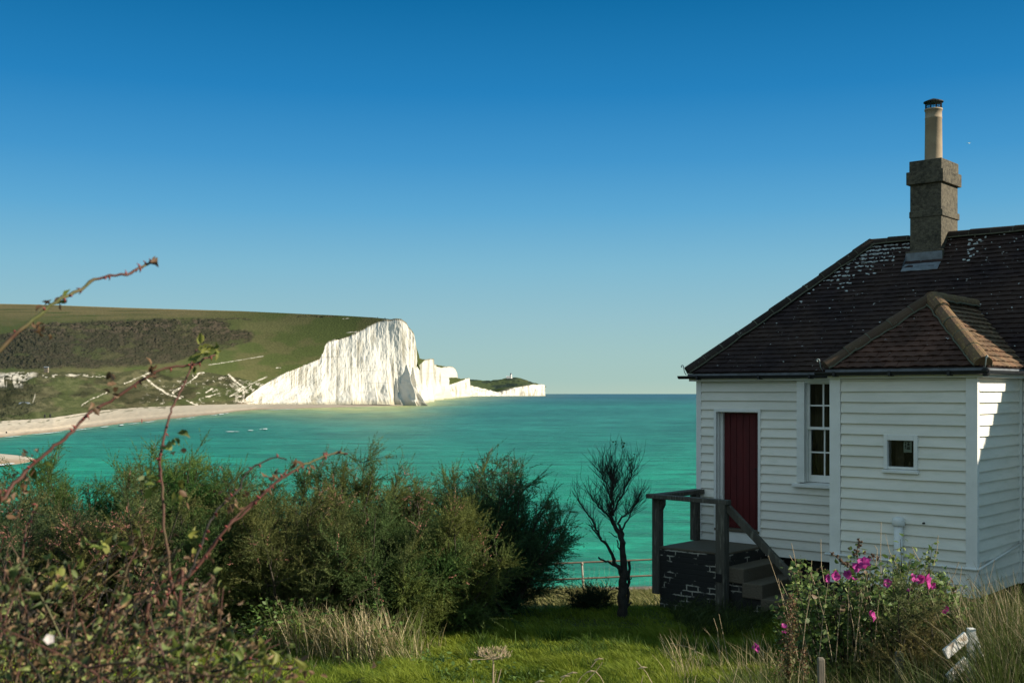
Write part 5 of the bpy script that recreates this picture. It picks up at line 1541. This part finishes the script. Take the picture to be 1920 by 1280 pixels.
    for a in ((114, 560, 2.1, 4, 5, 'dry'), (122, 562, 2.1, 3, 4, 'green'), (85, 572, 2.08, 3, 5, 'dry'), (77, 622, 2.05, 3, 6, 'dry'), (85, 630, 2.05, 2, 5, 'dry'), (70, 612, 2.05, 2, 4, 'dry'), (285, 492, 2.2, 2, 4, 'dry'),
              (405, 655, 2.4, 6, 7, 'yel'), (375, 650, 2.4, 5, 6, 'yel'), (370, 680, 2.4, 3, 6, 'green'), (390, 660, 2.4, 4, 7, 'green'), (205, 718, 2.2, 4, 6, 'dry'), (208, 735, 2.2, 4, 5, 'dry'), (178, 762, 2.2, 3, 5, 'dry'), (283, 687, 2.3, 3, 5, 'dry'), (292, 700, 2.3, 3, 5, 'dry'),
              (330, 825, 2.3, 4, 6, 'green'), (336, 855, 2.3, 2, 6, 'dry'), (285, 893, 2.3, 7, 9, 'green'), (270, 880, 2.3, 3, 6, 'green'), (335, 925, 2.3, 4, 6, 'yel'), (352, 935, 2.3, 3, 6, 'dry'), (365, 1010, 2.4, 6, 8, 'yel'), (382, 995, 2.4, 3, 7, 'green'), (390, 1035, 2.4, 4, 8, 'dry'), (360, 1050, 2.4, 4, 7, 'dry'),
              (515, 895, 2.5, 6, 7, 'dry'), (490, 925, 2.5, 4, 7, 'dry'), (553, 865, 2.5, 5, 5, 'dry'), (420, 945, 2.4, 5, 8, 'dry'), (432, 960, 2.4, 4, 7, 'dry'), (455, 930, 2.4, 3, 8, 'dry'), (575, 870, 2.55, 3, 5, 'dry'),
              (60, 850, 2.2, 5, 9, 'dry'), (30, 920, 2.2, 6, 12, 'dry'), (20, 960, 2.2, 6, 14, 'dry'), (55, 890, 2.2, 4, 8, 'dry'), (65, 880, 2.2, 3, 10, 'green'), (180, 1020, 2.3, 6, 12, 'green'), (200, 1035, 2.3, 6, 12, 'yel'), (120, 1060, 2.3, 9, 18, 'green'), (240, 1025, 2.3, 6, 14, 'green'), (105, 1085, 2.2, 5, 9, 'yel'),
              (470, 1240, 1.95, 9, 18, 'green'), (490, 1225, 1.95, 6, 12, 'yel'), (430, 1255, 1.95, 8, 16, 'green'), (345, 1200, 2.0, 8, 16, 'green'), (325, 1215, 2.0, 6, 14, 'green'), (530, 1262, 1.95, 6, 12, 'dry'), (555, 1268, 1.95, 4, 8, 'yel'), (560, 1255, 1.95, 4, 8, 'dry'), (380, 1265, 1.95, 9, 18, 'green'), (590, 1258, 1.95, 3, 5, 'dry'), (300, 1150, 2.2, 5, 14, 'dry'), (390, 1130, 2.2, 4, 10, 'dry')):
        spray(*a)
    n = len(pos); LL = np.array(LL)
    V, T, Cc = leaves(rg, np.array(pos), np.array(dr), rg.normal(0, .6, (n, 3)) + [.4, -.3, .5], LL, LL * .58, np.array(cl), .5)
    link('foliage', polymesh('foliage', V - base, T, 3, Cc), M_leaf, root)
    # one pale flower
    c = np.array(P(92, 1198, 1.5)); nr = unit(np.array([.35, -.85, .4])); a = unit(np.cross(nr, [0, 0, 1])); b = np.cross(nr, a)
    fp = []; fd = []
    for k_ in range(5):
        t = 2 * math.pi * k_ / 5; fp.append(c); fd.append(a * math.cos(t) + b * math.sin(t) + nr * .25)
    V, T, Cc = leaves(rg, np.array(fp), np.array(fd), np.tile(nr, (5, 1)), np.full(5, .0075), np.full(5, .009), np.ones((5, 3)), .3)
    link('flower', polymesh('flower', V - base, T, 3, Cc), M_petalw, root)
wild_rose()

# ---- pink flowering bush in front of the cottage
def mallow():
    rg = np.random.default_rng(71)
    cx, cy = bpx(1640, 11.0), 11.0
    base = np.array([cx, cy, float(gz(cx, cy)) - .03])
    root = thing('flowering_bush', 'leafy bush with bright pink flowers in front of the white cottage', 'flower bush', tuple(base))
    outline_x = [1440, 1462, 1480, 1500, 1530, 1560, 1600, 1640, 1680, 1720, 1750, 1780, 1810, 1840, 1900]
    outline_y = [1190, 1120, 1075, 1062, 1075, 1090, 1060, 1065, 1060, 1058, 1062, 1090, 1110, 1135, 1160]
    wood = MB(); pos = []; dr = []
    for k_ in range(190):
        pxx = rg.uniform(1448, 1890); ty = np.interp(pxx, outline_x, outline_y) + rg.uniform(-12, 60); d = rg.uniform(10.3, 11.8)
        tip = np.array(P(pxx, ty, d)); bx = cx + (tip[0] - cx) * .45; by = cy + (d - cy) * .5
        b = np.array([bx, by, float(gz(bx, by))]); mid = (b + tip) / 2 + rg.normal(0, .07, 3)
        cv = [b * (1 - t) ** 2 + 2 * mid * t * (1 - t) + tip * t * t for t in np.linspace(0, 1, 7)]
        wood.tube(cv, list(np.linspace(.007, .0025, 7)), 4, False)
        for _ in range(46):
            t = rg.uniform(.12, 1) * 5.999; i = int(t)
            pos.append(cv[i] + (cv[i + 1] - cv[i]) * (t - i) + rg.normal(0, .055, 3)); dr.append(rg.normal(0, 1, 3) * [1, 1, .5] + [0, 0, .2])
    # straight taller sprigs
    for pxx, pyy, d in ((1748, 1018, 11.2), (1742, 1030, 11.2), (1688, 1010, 11.3), (1690, 1040, 11.3), (1607, 1012, 11.2), (1500, 1050, 10.9), (1490, 1065, 10.8), (1765, 1075, 11.0)):
        tip = np.array(P(pxx, pyy, d)); b = np.array(P(pxx - 4, 1140, d))
        wood.tube([b, (b + tip) / 2 + rg.normal(0, .015, 3), tip], [.005, .004, .002], 4, False)
        for _ in range(34):
            t = rg.random() ** .8
            pos.append(b + (tip - b) * t + rg.normal(0, .030, 3)); dr.append(rg.normal(0, 1, 3) * [1, 1, .5])
    wood.build('stems', M_bark, root, tuple(base))
    pos = np.array(pos); dr = np.array(dr); n = len(pos)
    mix = rg.random((n, 1)); c = np.array([.085, .145, .036]) + (np.array([.21, .26, .075]) - np.array([.085, .145, .036])) * mix ** 1.5
    c = c * rg.uniform(.7, 1.3, (n, 1)); br = rg.random(n) < .08; c[br] = np.array([.15, .10, .055])
    L = rg.uniform(.034, .082, n)
    V, T, C = leaves(rg, pos, dr, rg.normal(0, .6, (n, 3)) + [.25, -.15, .75], L, L * .72, c, .3)
    link('foliage', polymesh('foliage', V - base, T, 3, C), M_leaf, root)
    # dead brown seed heads
    sh = MB()
    for pxx, pyy, r in ((1611, 1012, .020), (1612, 1022, .022), (1606, 1032, .024), (1603, 1040, .022), (1622, 1036, .020), (1560, 1036, .02), (1571, 1042, .02), (1576, 1050, .024), (1584, 1054, .026), (1590, 1058, .024), (1598, 1062, .024), (1630, 1045, .022), (1636, 1040, .02), (1647, 1046, .018), (1540, 1066, .02), (1566, 1072, .022), (1550, 1070, .02)):
        c0 = np.array(P(pxx, pyy, 11.1))
        for _ in range(5):
            o = rg.normal(0, r * .45, 3); d = unit(rg.normal(0, 1, 3))
            sh.tube([c0 + o - d * r * .6, c0 + o, c0 + o + d * r * .6], [r * .25, r * .6, r * .2], 5)
    for path in ([(1556, 1034), (1576, 1050), (1600, 1062), (1620, 1085)], [(1611, 1008), (1606, 1036), (1612, 1070)], [(1650, 1043), (1630, 1046), (1615, 1070)]):
        sh.tube([P(a, b, 11.1) for a, b in path], .004, 4)
    sh.build('seed_heads', pmat('seed_head', (.075, .045, .03), rough=.95, var=(60, (.13, .085, .055), .8)), root, tuple(base))
    # flowers
    for pxx, pyy, d, r in ((1552, 1084, 10.7, .038), (1566, 1079, 10.7, .046), (1590, 1076, 10.8, .044), (1607, 1063, 10.8, .045), (1619, 1055, 10.8, .060), (1602, 1084, 10.9, .024), (1664, 1092, 10.7, .040), (1717, 1088, 10.7, .040), (1727, 1084, 10.75, .042), (1740, 1090, 10.65, .062), (1750, 1098, 10.7, .032), (1713, 1078, 10.8, .024), (1636, 1153, 10.4, .048), (1773, 1142, 10.5, .038), (1704, 1106, 10.7, .022), (1418, 1215, 11.0, .050), (1471, 1172, 10.8, .030), (1471, 1184, 10.8, .022)):
        r *= 1.2
        c = np.array(P(pxx, pyy, d - .62))
        nr = unit(np.array([.35, -.75, .35]) + rg.normal(0, .35, 3)); a = unit(np.cross(nr, [0, 0, 1.0])); b = np.cross(nr, a)
        fp = []; fd = []; Ls = []
        for k_ in range(7):
            t = 2 * math.pi * k_ / 7 + rg.normal(0, .15); fp.append(c - nr * .004 * k_); fd.append(a * math.cos(t) + b * math.sin(t) + nr * rg.uniform(.15, .7)); Ls.append(r * rg.uniform(.75, 1.1))
        Ls = np.array(Ls)
        V, T, C = leaves(rg, np.array(fp), np.array(fd), np.tile(nr, (7, 1)), Ls, Ls * 1.15, np.ones((7, 3)), .35)
        link('flower', polymesh('flower', V - base, T, 3, C), M_petal, root)
mallow()

bush('twiggy_weed', 'brown feathery dying weed in front of the pink flowering bush', bpx(1703, 10.0), 10.0, 1.22, .20, 8, 78, (.125, .11, .045), None, 0, (.05, 0), .7, 1.0, False)

# ---- single tall stems, stakes and the broken white fence piece
def umbel():
    rg = np.random.default_rng(81)
    d = 8.0; x, y, z = P(925, 1222, d); gb = float(gz(x - .06, y))
    root = thing('dried_umbel', 'dried brown umbrella shaped seed head on a bare stalk above the lawn', 'dried plant', (x - .03, y, gb))
    mb = MB(); top = np.array([x, y, z - .05])
    mb.tube([(x - .03, y, gb), (x - .02, y, gb + .45), (x - .002, y, z - .2), tuple(top)], [.010, .009, .007, .006], 7)
    mb.tube([(x - .015, y, gb + .55), (x + .055, y + .01, z - .12)], [.006, .003], 6); mb.tube([(x - .018, y, gb + .5), (x + .005, y, gb + .72), (x + .02, y, z - .12)], [.004, .003, .002], 5)
    mb.build('stalk', M_dry, root, root.location)
    mb = MB()
    for k_ in range(26):
        t = 2 * math.pi * k_ / 26 + rg.normal(0, .1); R_ = .125 * rg.uniform(.45, 1.0); zz = top[2] + .035 + .02 * (1 - R_ / .125) + rg.normal(0, .006)
        e = np.array([x + R_ * math.cos(t), y + R_ * math.sin(t), zz])
        mb.tube([tuple(top), tuple((top + e) / 2 + np.array([0, 0, -.006])), tuple(e)], [.0035, .0025, .002], 4)
        for _ in range(11):
            o = rg.normal(0, .010, 3) + np.array([0, 0, .016]); mb.tube([tuple(e), tuple(e + o)], .0010, 3); mb.tube([tuple(e + o * .9), tuple(e + o * 1.3)], [.0028, .0012], 4)
    e = np.array([x - .148, y + .0, top[2] - .0]); mb.tube([tuple(top), tuple(e)], [.0035, .0025], 4)
    for _ in range(14):
        o = rg.normal(0, .014, 3) + np.array([-.006, 0, -.008]); mb.tube([tuple(e), tuple(e + o)], [.0018, .0022], 3)
    mb.build('seed_head', M_dry, root, root.location)
umbel()

def stake(pxx, pyt, d, w, label, lean=0.0, mat=None):
    x, y, z = P(pxx, pyt, d); g = float(gz(x, y))
    root = thing('wooden_stake', label, 'stake', (x + lean, y, g), 0)
    mb = MB(); mb.obox((x + lean, y, g - .05), (x, y, z), w, w, up=(0, 1, 0)); mb.build('stake_body', mat or M_stake, root, root.location, bevel=.006)
    mb = MB(); mb.obox((x, y, z + .0005), (x - lean * .01, y, z + .008), w * .82, w * .82, up=(0, 1, 0)); mb.build('stake_top', mat or M_stake, root, root.location, bevel=.004)
    return root
stake(1539, 1234, 9.1, .052, 'short pale round topped wooden stake in the grass below the pink flowers', .012)
stake(1686, 1222, 9.8, .060, 'darker short wooden stake half hidden in grass left of the broken white fence piece', 0, M_wood)

fd = 9.4
fx, fy, fz = P(1822, 1262, fd)
fen = thing('broken_fence_piece', 'broken flaking white wooden fence piece leaning in the long grass by the cottage', 'fence piece', (fx, fy, float(gz(fx, fy))))
def fp(name, fn, bev=.004):
    mb = MB(); fn(mb); return mb.build(name, M_oldwhite, fen, fen.location, bevel=bev)
fp('post', lambda m: m.obox(P(1822, 1290, fd), P(1821, 1177, fd), .058, .058, up=(0, 1, 0)))
fp('board', lambda m: m.obox(P(1812, 1192, fd - .02), P(1772, 1226, fd - .10), .022, .092, up=(0, 0, 1)))
fp('board', lambda m: m.obox(P(1812, 1238, fd - .02), P(1778, 1272, fd - .10), .022, .09, up=(0, 0, 1)))
fp('brace', lambda m: m.obox(P(1827, 1190, fd + .0), P(1842, 1236, fd - .02), .022, .05, up=(0, 1, 0)))
fp('brace', lambda m: m.obox(P(1842, 1236, fd - .02), P(1856, 1285, fd - .04), .022, .04, up=(0, 1, 0)))
parts = []
for k_ in range(110):
    pxx = rgl.uniform(1740, 1890); d = rgl.uniform(8.3, 9.25)
    tuft(bpx(pxx, d), d, 34, .06, (.45 if not 1765 < pxx < 1845 else .22), .90 if not 1765 < pxx < 1845 else .40, .85, (-.12, 0), .007, .26, 4, .75)
V, T, C = join(parts)
tag(link('long_grass', polymesh('long_grass', V, T, 3, C), M_grass), None, None, kind='stuff')

# rusty dock spikes and arching seed stalks at the front
parts = []
dp = []; 
rgd = np.random.default_rng(91)
for (pt, pb_, d, n) in (((1485, 1112), (1478, 1290), 9.6, 950), ((1466, 1225), (1458, 1300), 9.4, 260), ((1508, 1212), (1502, 1300), 9.4, 260)):
    root_b = np.array(P(*pb_, d)); tip = np.array(P(*pt, d)); gzv = float(gz(root_b[0], d))
    sp_ = thing('dock_plant', {1485: 'tall rusty brown dock seed spike in front of the pink flowering bush', 1466: 'short brown dock seed spike left of the tall rusty one', 1508: 'short brown dock seed spike right of the tall rusty one'}[pt[0]], 'weed', (root_b[0], d, gzv), 0)
    bb = np.array([root_b[0], d, gzv])
    mb = MB(); mb.tube([tuple(bb), tuple((bb + tip) / 2), tuple(tip)], [.006, .005, .002], 5); mb.build('stalk', M_dry, sp_, sp_.location)
    t = rgd.random(n) ** .8; pos = tip + (root_b - tip) * t[:, None] + rgd.normal(0, 1, (n, 3)) * (.012 + .022 * np.sin(np.pi * np.clip(t * 1.3, 0, 1)))[:, None]
    L = rgd.uniform(.010, .022, n)
    c = np.array([.17, .085, .045]) * rgd.uniform(.6, 1.5, (n, 1)); gr = rgd.random(n) < .12 + .25 * (t > .6); c[gr] = np.array([.12, .12, .045]); L[gr] *= 2
    V, T, C = leaves(rgd, pos, rgd.normal(0, 1, (n, 3)), rgd.normal(0, 1, (n, 3)), L, L * .7, c, .3)
    link('seeds', polymesh('seeds', V - bb, T, 3, C), M_leaf, sp_)['kind'] = 'stuff'

mb = MB()
def stalk(pts, d, r=.0035):
    mb.tube([P(a, b, d) for a, b in pts], list(np.linspace(r, r * .5, len(pts))), 4)
for pts, d in (([(1040, 1300), (1052, 1275), (1065, 1262), (1080, 1259)], 7.5), ([(1070, 1300), (1090, 1268), (1102, 1258), (1116, 1257)], 7.5), ([(1095, 1282), (1117, 1258), (1130, 1240)], 7.6), ([(1117, 1258), (1126, 1268), (1134, 1284)], 7.6), ([(1108, 1250), (1118, 1238), (1127, 1232)], 7.6), ([(1005, 1284), (1015, 1273)], 7.6), ([(1228, 1290), (1212, 1260), (1193, 1238)], 8), ([(1263, 1245), (1250, 1215), (1237, 1187)], 11), ([(1320, 1228), (1290, 1212), (1257, 1205)], 11), ([(1297, 1235), (1292, 1217)], 11), ([(1270, 1240), (1250, 1230)], 11), ([(1350, 1240), (1345, 1180), (1338, 1158)], 11.5), ([(1365, 1235), (1356, 1190), (1348, 1150)], 11.5), ([(890, 1290), (887, 1270)], 8), ([(1372, 1290), (1380, 1260), (1386, 1240)], 8.5), ([(1345, 1290), (1350, 1264)], 8), ([(1300, 1290), (1305, 1265)], 8), ([(1290, 1290), (1289, 1270)], 8), ([(1200, 1290), (1206, 1265)], 8)):
    stalk(pts, d)
for (a, b, d) in ((1108, 1257, 7.5), (1074, 1260, 7.5), (1060, 1266, 7.5), (1123, 1234, 7.6), (1205, 1250, 8), (1012, 1276, 7.6)):
    mb.tube([P(a - 9, b + 3, d), P(a, b, d), P(a + 9, b + .5, d)], [.003, .0065, .002], 5)
o = mb.build('seed_stalks', M_dry); tag(o, None, None, kind='stuff')

# tall thin stems above the flowering bush
mb = MB()
for pts in ([(1690, 1100), (1682, 1060), (1668, 1035), (1660, 1000)], [(1652, 1090), (1651, 1040), (1652, 978)], [(1545, 1090), (1540, 1060), (1539, 1010)], [(1496, 1080), (1490, 1045), (1484, 1018)], [(1528, 1095), (1520, 1075), (1522, 1050)], [(1500, 1090), (1492, 1060), (1480, 1040)], [(1640, 1080), (1645, 1030), (1640, 1022)], [(1725, 1052), (1715, 1035), (1710, 1025)], [(1750, 1060), (1757, 1030), (1759, 1003)], [(1784, 1130), (1800, 1090), (1803, 1060)], [(1768, 1110), (1790, 1075), (1798, 1052)]):
    mb.tube([P(a, b, 10.9) for a, b in pts], [.0035, .003, .0025, .0015][:len(pts)], 4)
rq = np.random.default_rng(95)
for k_ in range(46):
    pxx = rq.uniform(1455, 1840); d = rq.uniform(10.0, 11.0); y1 = rq.uniform(1040, 1150)
    dx = rq.normal(-12, 34)
    mb.tube([P(pxx, 1240, d), P(pxx + dx * .4, (1240 + y1) / 2, d), P(pxx + dx, y1, d)], [.0035, .0028, .0014], 4)
o = mb.build('thin_stems', M_dry); tag(o, None, None, kind='stuff')

# ================================================================== FAR PEOPLE, HUT, GULL
def person(pxx, pyf, d, label, m=0, walk=.12, h=1.72):
    x, y, z = P(pxx, pyf, d)
    root = bpy.data.objects.new('person', None)
    me = bpy.data.meshes.new('person')
    s = h / 1.72
    vs = [(0, 0, .92), (0, 0, 1.15), (0, 0, 1.42), (0, 0, 1.53), (0, -.01, 1.64), (.10, 0, .88), (.11, -walk, .48), (.11, -walk * .6, .06), (-.10, 0, .88), (-.11, walk, .48), (-.11, walk * 1.7, .06),
          (.19, 0, 1.38), (.25, .05, 1.10), (.24, -.05, .86), (-.19, 0, 1.38), (-.25, -.05, 1.10), (-.24, .05, .86)]
    rs = [.15, .15, .16, .07, .105, .10, .07, .06, .10, .07, .06, .07, .055, .045, .07, .055, .045]
    es = [(0, 1), (1, 2), (2, 3), (3, 4), (0, 5), (5, 6), (6, 7), (0, 8), (8, 9), (9, 10), (2, 11), (11, 12), (12, 13), (2, 14), (14, 15), (15, 16)]
    me.from_pydata([(a * s, b * s, c * s) for a, b, c in vs], es, [])
    o = link('person', me, M_cloth[m])
    o.location = (x, y, z)
    o.rotation_euler = (0, 0, random.uniform(0, 3))
    md = o.modifiers.new('skin', 'SKIN'); md.use_smooth_shade = True
    for v, r in zip(me.skin_vertices[0].data, rs):
        v.radius = (r * s, r * s)
    me.skin_vertices[0].data[0].use_root = True
    o.modifiers.new('sub', 'SUBSURF').levels = 1
    bpy.data.objects.remove(root)
    return tag(o, label, 'person', 'walkers far along the bay')
person(84, 786, 352, 'walker in dark clothes on the beach, left of the pair below the scrub', 0)
person(94, 785.5, 353, 'walker in dark clothes on the beach, right of the pair below the scrub', 0)
person(266, 793.5, 405, 'lone walker in pale red clothes near the waterline', 1)
person(12, 816, 284, 'person in dark clothes crouched near the water at the left edge', 0, .3, 1.1)
person(372, 763, 800, 'dark walker at the back of the beach, left of the two below the chalk path', 0)
person(387, 762.5, 805, 'dark walker at the back of the beach, right of the two below the chalk path', 0)
person(528, 762.5, 905, 'dark walker at the foot of the white cliff, nearer the headland', 0)
person(565, 765, 880, 'dark walker standing by the water under the white cliff', 0)
person(722, 598.6, 1060, 'tiny dark figure on the cliff top nearest the edge', 0, .1, 2.0)
person(708, 597.2, 1070, 'tiny dark figure on the cliff top farther from the edge', 0, .1, 1.9)

def hut(pxx, pyy, d, w, h, label, mat):
    x, y, z = P(pxx, pyy, d)
    t = thing('hut', label, 'hut', (x, y, z))
    mb = MB(); mb.box(-w / 2, w / 2, -w * .35, w * .35, -1, h); mb.build('wall', mat, t)
    mb = MB(); mb.prism([(-w * .42, h), (w * .42, h), (0, h * 1.4)], 0, -w * .55, w * .55); mb.build('roof', M_lead, t)
hut(46, 765, 372, 2.8, 1.4, 'small pale hut on the grass behind the left end of the beach', M_stake)
hut(87, 693.5, 462, 1.6, 1.0, 'small white hut on the green terrace below the dark scrub', M_stake)
x, y, z = P(261, 765, 680)
t = thing('beach_shelter', 'tiny red and white shelter at the top of the beach', 'shelter', (x, y, z))
mb = MB(); mb.box(-1.1, .2, -.6, .6, -.5, 1.5); mb.build('side', M_cloth[1], t)
mb = MB(); mb.box(.201, 1.6, -.6, .6, -.5, 1.4); mb.build('front', M_oldwhite, t)

x, y, z = P(1817, 269, 220)
g = thing('gull', 'tiny white gull in the blue sky right of the chimney', 'bird', (x, y, z), .5)
mb = MB(); mb.tube([(-.26, 0, 0), (-.15, 0, .01), (0, 0, .02), (.15, 0, .03), (.22, 0, .05), (.27, 0, .045)], [.02, .06, .075, .06, .045, .008], 8); mb.build('body', M_gull, g, smooth=True)
for s in (-1, 1):
    mb = MB()
    mb.add([(.10, 0, .05), (-.10, 0, .05), (.13, s * .26, .20), (-.05, s * .26, .19), (-.06, s * .58, .12), (-.12, s * .56, .12),
            (.10, 0, .035), (-.10, 0, .035), (.13, s * .26, .185), (-.05, s * .26, .175), (-.06, s * .58, .112), (-.12, s * .56, .112)],
           [(0, 1, 3, 2), (2, 3, 5, 4), (6, 8, 9, 7), (8, 10, 11, 9), (0, 2, 8, 6), (2, 4, 10, 8), (1, 7, 9, 3), (3, 9, 11, 5), (4, 5, 11, 10)])
    mb.build('wing', M_gull, g)

# land to the west, behind the eye (the window panes mirror it)
hx = np.linspace(-900, -90, 40); hy = np.linspace(-500, 120, 40)
HX, HY = np.meshgrid(hx, hy, indexing='ij')
HZ = -6 + 60 * sstep(-90, -420, HX) * sstep(120, -60, HY) * (.75 + .5 * fbm(HX * .006, HY * .006, 300, 3))
cH = np.array([.035, .042, .022]) * np.ones(HX.shape + (1,)) * (.7 + .6 * fbm(HX * .02, HY * .02, 301, 3))[..., None]
struct(link('west_hill', gridmesh('west_hill', HX, HY, HZ, cH), M_hill, smooth=True))
